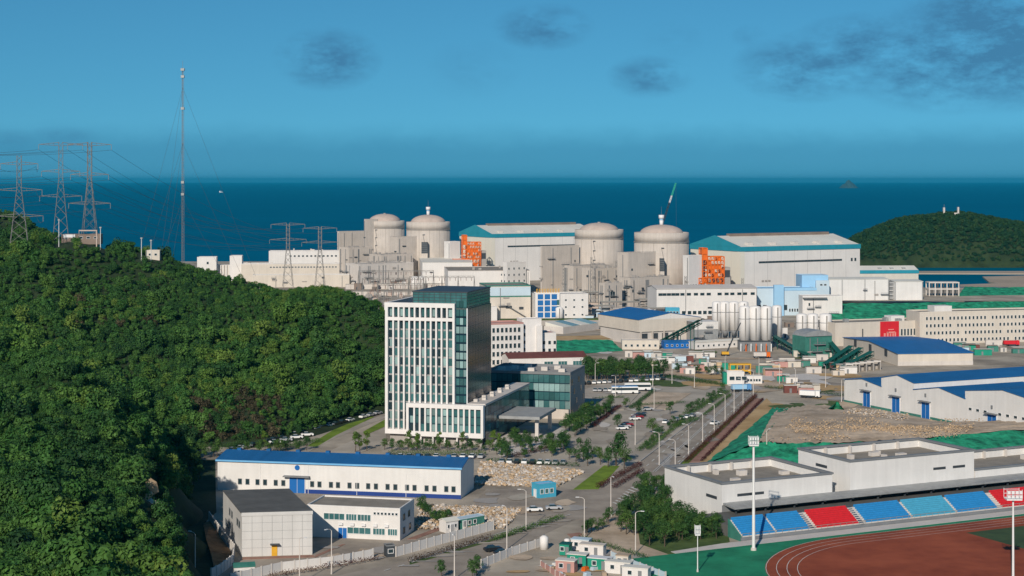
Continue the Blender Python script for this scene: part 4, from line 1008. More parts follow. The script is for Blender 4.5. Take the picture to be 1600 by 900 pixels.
for (x0_, x1_, y0_, y1_, n) in ((840, 1045, 482, 506, 46), (545, 640, 434, 456, 22), (680, 770, 446, 462, 14), (1060, 1160, 502, 522, 16), (1220, 1310, 505, 536, 12)):
    for k in range(n):
        x, y = rr.uniform(x0_, x1_), rr.uniform(y0_, y1_); m = rr.choice(list(CM)); w, dd, hh_ = rr.uniform(2, 7), rr.uniform(2, 5), rr.uniform(2.2, 6)
        e = thing('equipment_shed', CM[m] + ' equipment cabin among the pipe racks of the plant', 'cabin', P(x, y), rr.uniform(-.1, .3), CM[m] + ' equipment cabins')
        MB().box(0, w, 0, dd, 0, hh_).build('wall', MATS[m], e); MB().box(-.15, w + .15, -.15, dd + .15, hh_, hh_ + .25).build('roof', MATS[rr.choice(['concrete_light', 'tan_roof', 'grey_roof', 'brown_roof'])], e)
        MB().box(w * .3, w * .3 + 1.0, -.06, 0, 0, 2.1).build('door', MATS['dark_metal'], e)
for (x, y, r_, h_) in ((866, 500, 2.4, 8), (874, 501, 2.4, 8), (1052, 512, 2.6, 7), (1014, 507, 2.0, 9), (648, 452, 3, 10), (657, 452, 3, 10)):
    e = thing('storage_tank', 'pale upright storage tank beside the pipe racks', 'tank', P(x, y), 0, 'storage tanks of the plant'); MB().lathe([(r_, 0), (r_, h_), (r_ * .5, h_ + .8), (.2, h_ + 1)], 20).build('drum', MATS['silo_white'], e, smooth=True); MB().box(-.3, .3, -r_ - .3, -r_ + .05, 0, h_).build('ladder', MATS['galv'], e)
for (x, y, h_, w) in ((880, 478, 30, 4), (924, 474, 34, 4), (963, 470, 30, 4), (700, 440, 26, 4), (560, 430, 28, 4), (1071, 492, 26, 3), (1160, 490, 24, 3)):
    e = thing('scaffold_tower', 'tall thin grey lattice mast standing among the plant buildings', 'mast', P(x, y), 0, 'lattice masts of the plant'); 
    for sx in (-1, 1):
        for sy in (-1, 1): MB().tube((sx * .8, sy * .8, 0), (sx * .5, sy * .5, h_), .12).build('leg', MATS['galv'], e)
    b = MB()
    for i in range(12): b.tube((-.7, -.7, h_ * i / 12), (.7, -.7, h_ * (i + 1) / 12), .08); b.tube((.7, -.7, h_ * i / 12), (-.7, -.7, h_ * (i + 1) / 12), .08)
    b.build('bracing', MATS['galv'], e)
# ------------------------------------------------------------------ terraces with green netting on the right
def loft(name, rows, m, kindname='structure', sub=1, noise=0.0, seed=0):
    """sheet through rows of (px, py, z); every row has the same number of points"""
    rr = random.Random(seed); G = [[P(x, y, z) for (x, y, z) in r] for r in rows]
    def fine(A, n):
        out = []
        for i in range(len(A) - 1):
            for k in range(n): out.append(A[i].lerp(A[i+1], k / n))
        return out + [A[-1]]
    if sub > 1:
        G = [fine(r, sub) for r in G]; G2 = []
        for i in range(len(G) - 1):
            for k in range(sub): G2.append([a.lerp(c, k / sub) for a, c in zip(G[i], G[i+1])])
        G = G2 + [G[-1]]
    b = MB(); w = len(G[0])
    for r in G:
        for v in r: b.v.append((v.x, v.y, v.z + (rr.uniform(-noise, noise) if noise else 0)))
    for i in range(len(G) - 1):
        for k in range(w - 1):
            a = i * w + k; b.f.append((a, a + 1, a + w + 1, a + w)); b.m.append(0)
    o = b.build(name, MATS[m]); o.data.polygons.foreach_set('use_smooth', [True] * len(b.f))
    o.data.flip_normals() if (o.data.polygons[0].normal.z < 0) else None
    return kind(o, kindname) if kindname else o
TZ = 8.0
# paved terrace (8 m) carrying the white warehouses, and its netted slope
loft('terrace', [[(1278, 470, TZ), (1440, 470.5, TZ), (1640, 470.5, TZ)], [(1278, 455, TZ), (1440, 456, TZ), (1640, 460, TZ)]], 'ground_dusty')
o = loft('slope_netting', [[(1292, 500, .1), (1400, 500, .1), (1500, 496, .1), (1640, 494, .1)], [(1300, 474, TZ), (1400, 474, TZ), (1500, 472, TZ), (1640, 470, TZ)]], 'net_green', None, 10, .35, 3)
tag(o, 'green netting over the long slope behind the three-storey dormitory', 'netting')
o = loft('slope_netting', [[(1496, 463, TZ), (1550, 461.5, TZ), (1640, 461, TZ)], [(1508, 448, 12), (1550, 449, 12), (1640, 449, 12)]], 'net_green', None, 8, .3, 4)
tag(o, 'green netting on the upper slope by the sandy inlet', 'netting')
loft('terrace', [[(1500, 448.2, 12), (1640, 449, 12)], [(1500, 444.5, 12), (1640, 440, 12)]], 'sand')
o = loft('slope_netting', [[(868, 553, .1), (910, 553, .1), (974, 548, .1)], [(870, 532, 4), (905, 531, 4), (955, 531, 4)]], 'net_green', None, 8, .3, 5)
tag(o, 'green netted bank left of the workshop with small blue roof', 'netting')
loft('soil_bank', [[(866, 531.5, 4), (958, 530.5, 4)], [(866, 525, 4), (940, 524, 4)]], 'soil_orange')

# ------------------------------------------------------------------ row building, pale blue works, white warehouses
B = Bld('row_building', 'long white building with a single row of dark windows under its eaves', (1026, 499), (1182, 497), D=26, h=19.6)
B.walls(MATS['white_wall']); B.gable(MATS['concrete_light'], 1.6, over=.5, wm=MATS['white_wall'])
S = lambda x: (x - 1026) / 156 * B.L
B.wins('front', [S(x) for x in (1032, 1038, 1045, 1052, 1058, 1066, 1076, 1087, 1097, 1107, 1124, 1135, 1144, 1155, 1164, 1176)], [15.3], 2.6, 1.5, frame='trim_grey')
B.wins('front', [S(x) for x in (1068, 1077, 1085, 1093, 1101, 1109)], [3.0], 2.4, 2.2); ducts(B, 'front', 5, 91)
for xx in (1071, 1160): B.put(MB().box(-.15, .15, -.3, .02, 4, 19).mesh('downpipe', MATS['trim_grey']), 'downpipe', 'front', S(xx), 0)
B = Bld('annex', 'cyan-clad lean-to with small windows against the long row building', (1040, 503), (1062, 503), D=6, h=8.5); B.walls(MATS['cyan_clad']); B.flat_roof(MATS['skyblue_clad'], MATS['cyan_clad'], ph=.4); B.wins('front', lin(1.5, B.L - 1.5, 4), [5.5], 1.2, 1.2)
B = frontal('works_building', 'pale blue clad low works building with sky-blue projecting bay', 1183, 1276, 452, 1108, 22, 'paleblue_clad'); B.flat_roof(MATS['skyblue_clad'], MATS['paleblue_clad'], ph=.5)
S = lambda x: (x - 1183) / 93 * B.L
B.part(MB().box(S(1208), S(1223), -3, 0, 0, zat(445, 1108)), 'bay', MATS['skyblue_clad']); B.part(MB().box(S(1224), S(1276), -.25, 0, B.h - 1.0, B.h + .8), 'band', MATS['skyblue_clad'])
B.wins('front', [S(1186), S(1195), S(1227)], [3.5], 2.6, 3.6); B.wins('front', lin(S(1234), S(1246), 4), [2.5], 1.0, 2.0)
B = frontal('works_building', 'sky-blue tall block stepping up beside the white warehouse', 1253, 1294, 431, 1128, 16, 'skyblue_clad', 0.0); B.flat_roof(MATS['paleblue_clad'], MATS['skyblue_clad'], ph=.4)
B.part(MB().box(B.L * .5, B.L + .1, -2.5, 0, 0, B.h - 3), 'bay', MATS['paleblue_clad']); B.put(win_mesh(1.6, 1.0, 'glass_dark', 'frame_white'), 'window', 'front', B.L * .7, B.h - 6.5, 2.5); B.put(win_mesh(1.6, 1.0, 'glass_dark', 'frame_white'), 'window', 'front', B.L * .85, B.h - 6.5, 2.5)
def shed(label, x0_, x1_, ytop, d, D, zb, seams, m='white_clad', rise=.8):
    B = frontal('warehouse', label, x0_, x1_, ytop, d, D, m, zb); B.gable(MATS['white_roof'], rise, over=.3, wm=MATS[m])
    for s_ in seams: B.put(MB().box(-.2, .2, -.15, .02, 0, B.h).mesh('downpipe', MATS['trim_grey']), 'downpipe', 'front', B.L * s_, 0)
    return B
B = shed('tall white clad warehouse with a dark downpipe on the netted terrace', 1290, 1389, 437, 1138, 26, TZ, (.26, .62, 1 - .01))
ducts(B, 'front', 4, 77)
B = frontal('stair_tower', 'narrow open steel stair between the two white terrace warehouses', 1390, 1397, 440, 1144, 8, 'trim_grey', TZ, 'stairs')
for k in range(5): B.part(MB().box(-.3, B.L + .3, -1.2, 0, 1 + k * 2.6, 1.3 + k * 2.6), 'landing', MATS['frame_white'])
shed('square white clad warehouse at the end of the netted terrace', 1398, 1442, 440.5, 1140, 24, TZ, (.02, .98))
B = frontal('workshop', 'white annex with overhanging canopy in front of the tall white warehouse', 1254, 1316, 463, 1085, 10, 'white_wall'); B.flat_roof(MATS['concrete_light'], MATS['white_wall'], ph=.4)
B.part(MB().box(0, B.L * .6, -3, 0, B.h - 1.2, B.h - .8), 'canopy', MATS['trim_grey']); ducts(B, 'front', 5, 78)
B = frontal('workshop', 'low building with teal fascia beside the large turbine hall', 1341, 1435, 427.5, 1490, 26, 'beige_wall')
B.part(MB().box(-.4, B.L + .4, -.4, .2, B.h, B.h + 3.0), 'fascia', MATS['teal_roof']); B.gable(MATS['white_roof'], 3.5, over=.2, h=B.h + 2.6, wm=MATS['white_roof'])
for k in range(3): B.part(MB().box(B.L * (.35 + k * .2), B.L * (.35 + k * .2) + 3, 3, 6, B.h + 3.2, B.h + 5.0), 'roof_unit', MATS['steel_grey'])
# unfinished concrete frame
o = at(1452, 464, 1180); e = thing('concrete_frame', 'unfinished open concrete frame with columns and beams beside the white warehouse', 'building frame', (o.x, o.y, TZ))
w_ = 46 * 1180 / FPX
for k in range(6):
    for y in (0, 9): MB().box(w_ * k / 5 - .35, w_ * k / 5 + .35, y - .35, y + .35, 0, 10.0).build('column', MATS['concrete_light'], e)
for z in (4.6, 9.2): MB().box(-.4, w_ + .4, -.45, 9.45, z, z + .8).build('slab', MATS['concrete_light'], e)

# ------------------------------------------------------------------ buildings behind the tower
B = Bld('workshop_hall', 'beige hall with pale green fascia bands and outside stair behind the tower', (760, 500), (829, 499), D=30, h=21.5); B.walls(MATS['beige_wall']); B.flat_roof(MATS['tan_roof'], MATS['steel_green_pale'], ph=.8)
B.part(MB().box(-.1, B.L + .1, -.12, 0, 14.6, 15.4), 'band', MATS['steel_green_pale']); B.part(MB().box(0, B.L, -.1, 0, 15.5, 21), 'upper_panel', MATS['paleblue_clad'])
b = MB()
for k in range(14): b.box(B.L * .45 + k * .9, B.L * .45 + k * .9 + 1.0, -2.0, -.1, 9 - k * .55, 9.25 - k * .55)
b.box(B.L * .3, B.L * .45, -2.2, -.1, 9, 9.3); B.part(b, 'stair', MATS['trim_grey']); ducts(B, 'front', 6, 81)
B.part(MB().box(0, 6, -6, 0, 0, 9), 'porch', MATS['white_wall'])
B = Bld('control_building', 'white building with big blue glazed bay and rooftop letters', (836, 501), (919, 500), D=18, h=16.5); B.walls(MATS['white_wall'])
S = lambda x: (x - 836) / 83 * B.L
B.part(MB().box(S(836), S(874), -1.2, 0, 0, 18), 'glazed_bay', MATS['white_facade'])
for k in range(3):
    for j in range(4): B.put(pane(3.6, 3.3, 'glass_blue'), 'pane', 'front', S(844) + k * 4.5, 2.0 + j * 3.9, 1.22)
for j in range(3): B.put(pane(1.6, 3.3, 'glass_teal'), 'pane', 'front', S(871.5), 2 + j * 4, 1.22)
B.flat_roof(MATS['concrete_light'], MATS['white_wall'], ph=.6)
B.wins('front', [S(x) for x in (884, 897, 910)], [3, 8, 12.5], 1.2, 1.0)
for k in range(9):
    b = MB(); x = S(838) + k * 1.75; b.box(x, x + 1.1, -.6, -.3, 18.0, 18.4); b.box(x, x + .3, -.6, -.3, 18.4, 20.4); b.box(x + .3, x + 1.2, -.6, -.3, 20.0, 20.4); b.box(x + .3, x + .9, -.6, -.3, 19.1, 19.4)
    B.part(b, 'letter', MATS['yellow_paint'])
B = Bld('planted_deck', 'dark green planted low deck in front of the control building', (782, 509), (936, 508), D=8, h=3.2, cat='planter'); B.walls(MATS['concrete_dark']); B.part(MB().box(0, B.L, -.1, 8, 3.2, 3.8), 'planting', MATS['lawn_dark'])
B = Bld('stepped_roof', 'pale slatted skylight roofs beside the planted deck', (880, 522), (936, 515), D=14, h=4, cat='roof'); B.walls(MATS['concrete_light'])
for k in range(4): B.part(MB().prism([(k * B.L / 4, .1), ((k + .9) * B.L / 4, .1), ((k + .9) * B.L / 4, 13), (k * B.L / 4, 13)], 4.0, [4.2, 4.2, 6.4, 6.4]), 'skylight', MATS['glass_pale'] if k % 2 else MATS['white_roof'])
# dormitory with pink roof and stair tower
B = Bld('dormitory', 'five-storey white dormitory with pink roof edge and rows of dark windows', (745, 574), (818, 571), D=14, h=20.2); B.walls(MATS['white_wall']); B.flat_roof(MATS['pink_roof'], MATS['pink_roof'], ph=.8)
for k in range(5):
    for j in range(10): B.put(win_mesh(1.3, 2.2, 'glass_dark', 'frame_white'), 'window', 'front', 2 + j * (B.L - 3) / 9.6, 1 + k * 3.85)
B = Bld('stair_tower', 'white stair tower with slit windows between the dormitory wings', (816, 570), (846, 569), D=9, h=21.8); B.walls(MATS['white_facade']); B.flat_roof(MATS['concrete_light'], MATS['white_facade'], ph=.5)
B.wins('front', [1.2], [3 + 3.6 * k for k in range(5)], .9, 1.6); B.part(MB().box(B.L * .72, B.L, -1.4, 0, 0, 19), 'bay', MATS['white_facade'])
B = Bld('dormitory', 'short white dormitory wing with stepped side and brown windows', (845, 568), (869, 567.5), D=14, h=14.5); B.walls(MATS['white_wall']); B.flat_roof(MATS['pink_roof'], MATS['white_wall'], ph=.6)
B.wins('front', [1.6, 4.4, 7.0], [2, 5.6, 9.4], 1.3, 1.7)
B = Bld('canteen', 'low white building with maroon roof and wide teal windows', (795, 581), (917, 578), D=16, h=6.2); B.walls(MATS['white_wall']); B.gable(MATS['maroon_roof'], 1.8, over=.3, wm=MATS['white_wall'])
S = lambda x: (x - 795) / 122 * B.L
B.wins('front', [S(x) for x in (857, 879, 902)], [1.2], 4.2, 3.2, 'glass_teal', 'frame_white', 2); B.wins('front', [S(x) for x in (802, 809, 816, 823, 830, 837)], [2.0], 1.2, 1.6)

# ------------------------------------------------------------------ workshop with small blue roof, silos, conveyors
u_ = Vector((.90, .436, 0))
B = corner_block('workshop', 'cream workshop with bright blue ridge roof and open ground floor', 998, 935, 1095, 500, 905, u=u_)
B.walls(MATS['beige_wall'], z0=7.5); B.walls(MATS['concrete_light'], h=7.5, x0=.8, x1=B.L - 1, y0=.8, y1=B.D - 1, name='lower_wall')
B.gable(MATS['blue_roof_bright'], 3.2, axis='y', over=.4, wm=MATS['white_wall'])
for k in range(6): B.part(MB().box(1 + k * (B.L - 3) / 5, 2 + k * (B.L - 3) / 5, .1, .7, 0, 7.5), 'column', MATS['concrete'])
for k in range(4): B.put(MB().box(-2.0, 2.0, -.05, .05, 1.2, 6.5).mesh('opening', MATS['dark_metal']), 'opening', 'front', 4 + k * 6.6, 0, -.75)
B = Bld('low_shed', 'long bright blue low shed in front of the cream workshop', (1038, 545), (1086, 544), D=6, h=3.4, cat='shed'); B.walls(MATS['blue_paint']); B.gable(MATS['blue_roof_bright'], .7, over=.3, wm=MATS['blue_paint']); B.wins('front', lin(1.5, B.L - 1.5, 6), [1.2], .9, 1.0)
B = Bld('low_shed', 'white low shed strip beside the blue shed', (1086, 546), (1160, 542), D=6, h=3.6, cat='shed'); B.walls(MATS['white_wall']); B.gable(MATS['white_roof'], .6, over=.3, wm=MATS['white_wall']); B.wins('front', lin(2, B.L - 2, 9), [1.2], 1.0, 1.0)
B = Bld('low_shed', 'cream low shed at the foot of the workshop side', (972, 546), (1030, 546), D=8, h=4.6, cat='shed'); B.walls(MATS['beige_wall']); B.flat_roof(MATS['concrete_light'], MATS['beige_wall'], ph=.3); B.wins('front', lin(2, B.L - 2, 6), [1.5], 1.2, 1.2)
def silo(x, ybase, ytop, rad, lab, grp, legs=4.5):
    d = H * FPX / (ybase - HOR); o = Vector(((x - 800) * d / FPX, d, 0)); zt = zat(ytop, d)
    e = thing('silo', lab, 'silo', o, 0, grp); z0 = legs
    MB().lathe([(rad, z0), (rad, zt - .7), (rad * .8, zt - .15), (.3, zt + .2)], 24).build('drum', MATS['silo_white'], e, smooth=True)
    MB().lathe([(.6, .8), (rad * .98, z0 - .02)], 16).build('cone', MATS['trim_grey'], e, smooth=True)
    for k in range(4):
        t = PI / 4 + k * PI / 2; MB().box(-.22, .22, -.22, .22, 0, z0).build('leg', MATS['trim_grey'], e, (math.cos(t) * rad * .85, math.sin(t) * rad * .85, 0))
    zs_ = z0 + (zt - z0) * .62; MB().lathe([(rad + .06, zs_), (rad + .06, zs_ + .3)], 24).build('seam_ring', MATS['trim_grey'], e)
    MB().box(-.3, .3, -rad - .35, -rad + .05, z0, zt - 1).build('ladder', MATS['galv'], e); return e
for x in (1163.5, 1180, 1197.5): silo(x, 545, 478, 2.95, 'tall white silo in the front trio above the dark plant base', 'front trio of silos', 4.6)
for x in (1120, 1133, 1147, 1162): silo(x, 528, 471, 2.7, 'white silo in the back row behind the front trio', 'back row of silos')
for x in (1214, ): silo(x, 538, 477, 2.7, 'single white silo standing right of the front trio', None)
for x in (1252.5, 1270, 1290): silo(x, 538, 490, 2.95 if x < 1280 else 3.3, 'white silo in the separate trio beside the green netted slope', 'separate trio of silos', 3.5)
B = Bld('batching_plant', 'dark grey concrete batching plant base under the front silos', (1157, 549), (1206, 549), D=12, h=4.6, cat='plant'); B.walls(MATS['trim_grey'], y0=3); B.flat_roof(MATS['grey_roof'], MATS['dark_metal'], ph=.5, y0=3)
for k in range(7): B.part(MB().box(k * B.L / 6.2, k * B.L / 6.2 + .5, 0, .5, 0, 4), 'post', MATS['orange_steel'] if k % 2 else MATS['frame_white'])
B = Bld('batching_plant', 'grey-green clad batching tower beside the back silos', (1085, 541), (1122, 540), D=12, h=13, cat='plant'); B.walls(MATS['steel_grey']); B.part(MB().box(0, B.L, -.2, 12, 9, 13.2), 'upper_hood', MATS['white_wall']); ducts(B, 'front', 7, 87)
B = Bld('batching_plant', 'pale green clad mixing house with curved cover below the separate silos', (1258, 560), (1300, 558), D=12, h=11, cat='plant'); B.walls(MATS['steel_green_pale'])
b = MB()
for k in range(10):
    t0, t1 = PI * k / 10, PI * (k + 1) / 10
    b.poly([(B.L / 2 - B.L / 2 * math.cos(t0), -.5, 11 + 3 * math.sin(t0)), (B.L / 2 - B.L / 2 * math.cos(t1), -.5, 11 + 3 * math.sin(t1)), (B.L / 2 - B.L / 2 * math.cos(t1), 12, 11 + 3 * math.sin(t1)), (B.L / 2 - B.L / 2 * math.cos(t0), 12, 11 + 3 * math.sin(t0))])
b.poly([(B.L / 2 - B.L / 2 * math.cos(PI * k / 10), -.5, 11 + 3 * math.sin(PI * k / 10)) for k in range(10, -1, -1)])
B.part(b, 'roof', MATS['steel_grey']); ducts(B, 'front', 6, 88)
def conveyor(lab, a, c, w=2.4, m='steel_green'):
    e = thing('conveyor', lab, 'conveyor', (a.x, a.y, 0), 0, 'green inclined conveyors'); o = e.location.copy(); a, c = a - o, c - o
    d = c - a; s_ = Vector((-d.y, d.x, 0)).normalized() * w / 2; n = 10
    b = MB(); up = Vector((0, 0, 2.2))
    for z in (Vector((0, 0, 0)), up):
        for q in (s_, -s_): b.tube(a + q + z, c + q + z, .22)
    for i in range(n + 1):
        p = a + d * (i / n)
        for q in (s_, -s_): b.tube(p + q, p + q + up, .12)
        if i < n:
            p2 = a + d * ((i + 1) / n)
            for q in (s_, -s_): b.tube(p + q + (up if i % 2 else Vector()), p2 + q + (Vector() if i % 2 else up), .12)
    b.build('truss', MATS[m], e)
    b = MB(); b.poly([a + s_ + Vector((0, 0, .5)), a - s_ + Vector((0, 0, .5)), c - s_ + Vector((0, 0, .5)), c + s_ + Vector((0, 0, .5))]); b.build('belt', MATS['tyre'], e)
    b = MB(); b.poly([a + s_ + up * 1.02, a - s_ + up * 1.02, c - s_ + up * 1.02, c + s_ + up * 1.02]); b.build('cover', MATS[m], e)
    for t in (.45, .8):
        p = a + d * t
        if p.z > 2: b = MB(); b.tube(p + s_, Vector((p.x + s_.x, p.y + s_.y, 0)), .2); b.tube(p - s_, Vector((p.x - s_.x, p.y - s_.y, 0)), .2); b.build('trestle', MATS[m], e)
    return e
conveyor('dark green conveyor falling from the front silos to the yard', P(1262, 563) + Vector((0, 0, .6)), at(1208, 530, 900))
conveyor('green conveyor rising beside the cream workshop', P(1034, 540) + Vector((0, 0, .8)), at(1094, 506, 880))
for i, (xa, ya, xb, yb) in enumerate(((1288, 577, 1330, 547), (1300, 580, 1345, 550), (1314, 583, 1362, 556))):
    conveyor('green conveyor in the fan of three beside the timber trestles', P(xa, ya) + Vector((0, 0, .5)), at(xb, yb, 815 - i * 8))
conveyor('steep green conveyor rising beside the curved mixing house', P(1318, 566) + Vector((0, 0, .5)), at(1288, 530, 860))
for k in range(5):
    o = P(1322 + k * 11, 583 - k * 1.2); e = thing('hopper_bay', 'open concrete aggregate bay below the green conveyors', 'bay', o, .05, 'aggregate bays')
    for x in (0, 3.0): MB().box(x - .25, x + .25, 0, 4.5, 0, 4.4).build('side_wall', MATS['concrete_dark'], e)
    MB().box(-.25, 3.25, 4.1, 4.5, 0, 4.4).build('back_wall', MATS['concrete_dark'], e); MB().box(-.25, 3.25, -.2, .3, 3.8, 4.5).build('beam', MATS['concrete_light'], e)

# ------------------------------------------------------------------ dormitory row, red poster, blue-roofed halls on the right
B = Bld('dormitory', 'beige two-storey hall with the red poster hung on its front', (1305, 541), (1470, 535), D=18, h=12); B.walls(MATS['beige_wall']); B.flat_roof(MATS['tan_roof'], MATS['beige_wall'], ph=.7)
S = lambda x: (x - 1305) / 165 * B.L
B.wins('front', [S(x) for x in range(1408, 1468, 5)], [4.6], 1.1, 3.6); B.wins('front', [S(1322), S(1347)], [1.5], 2.0, 2.2); B.put(MB().box(-.25, .25, -.3, 0, 4, 9).mesh('downpipe', MATS['dark_metal']), 'downpipe', 'front', S(1347), 0)
B.part(MB().box(S(1399), S(1420), 5, 12, 12, 15), 'roof_house', MATS['white_wall']); clutter(B, 5, 92, 'steel_grey')
w_ = S(1403) - S(1374)
e = thing('poster', 'large red poster with pale lettering on the beige hall', 'poster', B.inv.inverted() @ Vector((S(1374), -.5, 0)), B.rz)
MB().box(0, w_, 0, .3, .2, 12.6).build('board', MATS['red_paint'], e)
lm = mat('poster_pink', (.75, .28, .25), .6, .1, 1.0)
b = MB(); y = -.02
for (xa, xb, za, zb) in ((.42, .72, 7.9, 8.4), (.18, .28, 1.2, 6.2), (.34, .44, 1.4, 7.0), (.36, .8, 6.2, 7.0), (.5, .58, 1.4, 6.0), (.64, .72, 1.4, 6.0), (.76, .84, 1.0, 6.6), (.15, .3, 3.6, 4.2), (.45, .8, 3.4, 4.0), (.2, .85, .5, .8)): b.box(w_ * xa, w_ * xb, -.04, 0, za, zb)
b.build('lettering', lm, e)
B = Bld('dormitory', 'long four-storey beige dormitory with many small dark windows', (1437, 538), (1640, 533), D=16, h=17); B.walls(MATS['beige_wall']); B.flat_roof(MATS['tan_roof'], MATS['beige_wall'], ph=.8)
S = lambda x: (x - 1437) / 203 * B.L
for k in range(4):
    for j in range(32):
        x = 1448 + j * 6
        if (j * 7 + k * 3) % 11 == 0: continue
        B.put(win_mesh(1.1, 1.7, 'glass_dark', 'frame_white'), 'window', 'front', S(x), 1.2 + k * 4.0)
B.part(MB().box(S(1465), S(1492), 4, 12, 17, 20.5), 'roof_house', MATS['white_wall'])
B = corner_block('hall', 'wide cream hall with bright blue roof beside the aggregate bays', 1403, 1318, 1520, 553, 808, u=Vector((.993, .115, 0)))
B.walls(MATS['beige_wall']); B.gable(MATS['blue_roof_bright'], 2.2, axis='x', over=.5, wm=MATS['beige_wall']); B.part(MB().box(-.1, B.L + .1, -.15, 0, 0, B.h * .35), 'lower_wall', MATS['concrete_light'])
for k in range(3): B.put(MB().box(-1.8, 1.8, -.3, .02, 3, 6.5).mesh('opening', MATS['dark_metal']), 'opening', 'left', B.D * (.2 + k * .28), 0)
# saw-tooth of three blue-roofed white halls
def blue_hall(lab, a, c, gx1, hh, D, rise, doors, wins, roofm='blue_roof'):
    B = Bld('hall', lab, a, c, D=D, h=hh, group='white halls with blue doors'); B.walls(MATS['white_clad'])
    B.gable(MATS[roofm], rise, axis='y', over=.3, wm=MATS['white_clad'], t=.3)
    for q in doors:
        dd = B.door('front', q * B.L, 4.6, 6.0, 'blue_paint', canopy=.7); B.put(MB().box(-.35, .35, -.4, 0, 0, 1.2).mesh('lamp_box', MATS['trim_grey']), 'lamp_box', 'front', q * B.L, 8.2)
    for q in wins: B.put(win_mesh(1.6, .9, 'glass_dark', 'frame_white'), 'window', 'front', q * B.L, 6.2)
    B.part(MB().box(0, B.L, -.06, 0, 0, .9), 'base_stripe', MATS['steel_green_pale'])
    return B
blue_hall('white hall with one blue door at the end of the saw-tooth row', (1319, 628), (1377, 640), None, 9.0, 34, 1.6, (.62,), ())
blue_hall('tall white hall with one blue door and broad blue roof slope', (1377, 640), (1428, 650), None, 12.5, 95, 2.0, (.46,), ())
blue_hall('lower white hall with one blue door between two taller halls', (1428, 650), (1508, 666), None, 10.0, 40, 2.4, (.24,), ())
blue_hall('broad white hall with small square windows and a blue door', (1508, 666), (1630, 690), None, 13.0, 60, 2.4, (.36,), (.07, .17, .27, .46, .56, .66, .76))
# ------------------------------------------------------------------ roads, lots, lawns (each sheet 4 mm or more above the one below)
ZL = [0.02]
def lay(name, pix, m, dz=0.005, z=None):
    ZL[0] += dz; zz = ZL[0] if z is None else z
    return sheet(name, pix, zz, m, t=zz - .002 if z is None else .3)
lay('car_park', [(905, 612), (940, 598), (1020, 590), (1145, 608), (1060, 676), (1000, 722), (950, 742), (900, 740), (770, 722), (600, 712), (590, 690), (780, 690), (905, 650)], 'road_lot')
lay('yard', [(490, 880), (488, 846), (530, 838), (652, 838), (700, 845), (620, 868)], 'asphalt')
lay('yard', [(340, 905), (378, 874), (492, 870), (584, 872), (520, 884), (440, 893), (370, 910)], 'asphalt')
lay('yard', [(742, 784), (760, 764), (905, 764), (960, 752), (905, 800), (850, 808), (740, 800)], 'asphalt')
lay('road', [(1000, 722), (1060, 676), (1134, 620), (1140, 603), (1190, 603), (1176, 621), (1110, 676), (1062, 726), (1010, 765), (955, 806), (900, 812), (860, 830), (790, 862), (752, 882), (712, 905), (560, 905), (500, 905), (590, 886), (640, 876), (770, 838), (858, 812), (905, 790), (960, 752)], 'asphalt')
lay('road', [(1020, 588), (1140, 602), (1190, 602), (1330, 610), (1640, 632), (1640, 612), (1330, 600), (1200, 588), (1020, 578)], 'asphalt')
lay('road', [(1020, 560), (1180, 566), (1330, 590), (1640, 606), (1640, 592), (1330, 580), (1200, 558), (1020, 553)], 'ground_dusty')
lay('road', [(445, 709), (500, 686), (597, 648), (604, 652), (515, 688), (475, 710)], 'road_lot')
lay('road', [(505, 709), (560, 684), (602, 668), (604, 690), (560, 709)], 'road_lot')
lay('lawn', [(480, 697), (520, 672), (570, 651), (585, 651), (525, 680), (495, 698)], 'lawn')
lay('lawn', [(568, 674), (602, 655), (602, 666), (570, 680)], 'lawn')
lay('lawn', [(895, 765), (944, 727), (968, 728), (935, 764)], 'lawn')
lay('hollow_shade_floor', [(268, 905), (275, 720), (336, 718), (338, 800), (318, 818), (338, 905)], 'hill_floor')  # dark sheet that puts the hollow's shade into the ground colour
lay('plaza', [(770, 690), (790, 668), (860, 664), (890, 672), (880, 700), (820, 712), (780, 712)], 'concrete_light')
lay('footpath', [(886, 834), (905, 832), (1000, 866), (1060, 884), (1140, 905), (1090, 905), (1000, 880), (900, 846)], 'paving_red')
lay('footpath', [(1076, 722), (1094, 722), (1193, 624), (1179, 621)], 'paving_red')
lay('dirt_strip', [(1092, 723), (1102, 725), (1212, 636), (1198, 622)], 'soil_orange')
lay('footpath', [(1010, 876), (1050, 890), (1070, 905), (960, 905), (930, 880)], 'road_lot')
for pix in ([(492, 871), (493, 867), (535, 850), (540, 850)], [(636, 842), (652, 836), (690, 822), (692, 826), (650, 842)], [(378, 874), (380, 870.5), (490, 867), (492, 870)]): lay('footpath', pix, 'paving_red')
lay('verge', [(640, 878), (770, 842), (800, 830), (870, 806), (872, 811), (800, 836), (690, 868), (640, 882)], 'lawn_dark')
lay('verge', [(1062, 727), (1072, 727), (1181, 620), (1176, 620)], 'lawn')
lay('verge', [(905, 846), (1000, 876), (1010, 872), (1060, 880), (1060, 850), (1040, 800), (990, 770), (955, 808), (915, 822)], 'soil')
lay('grove_floor', [(1045, 800), (1135, 820), (1140, 846), (1100, 862), (1050, 868), (1000, 850), (990, 780)], 'lawn_dark')
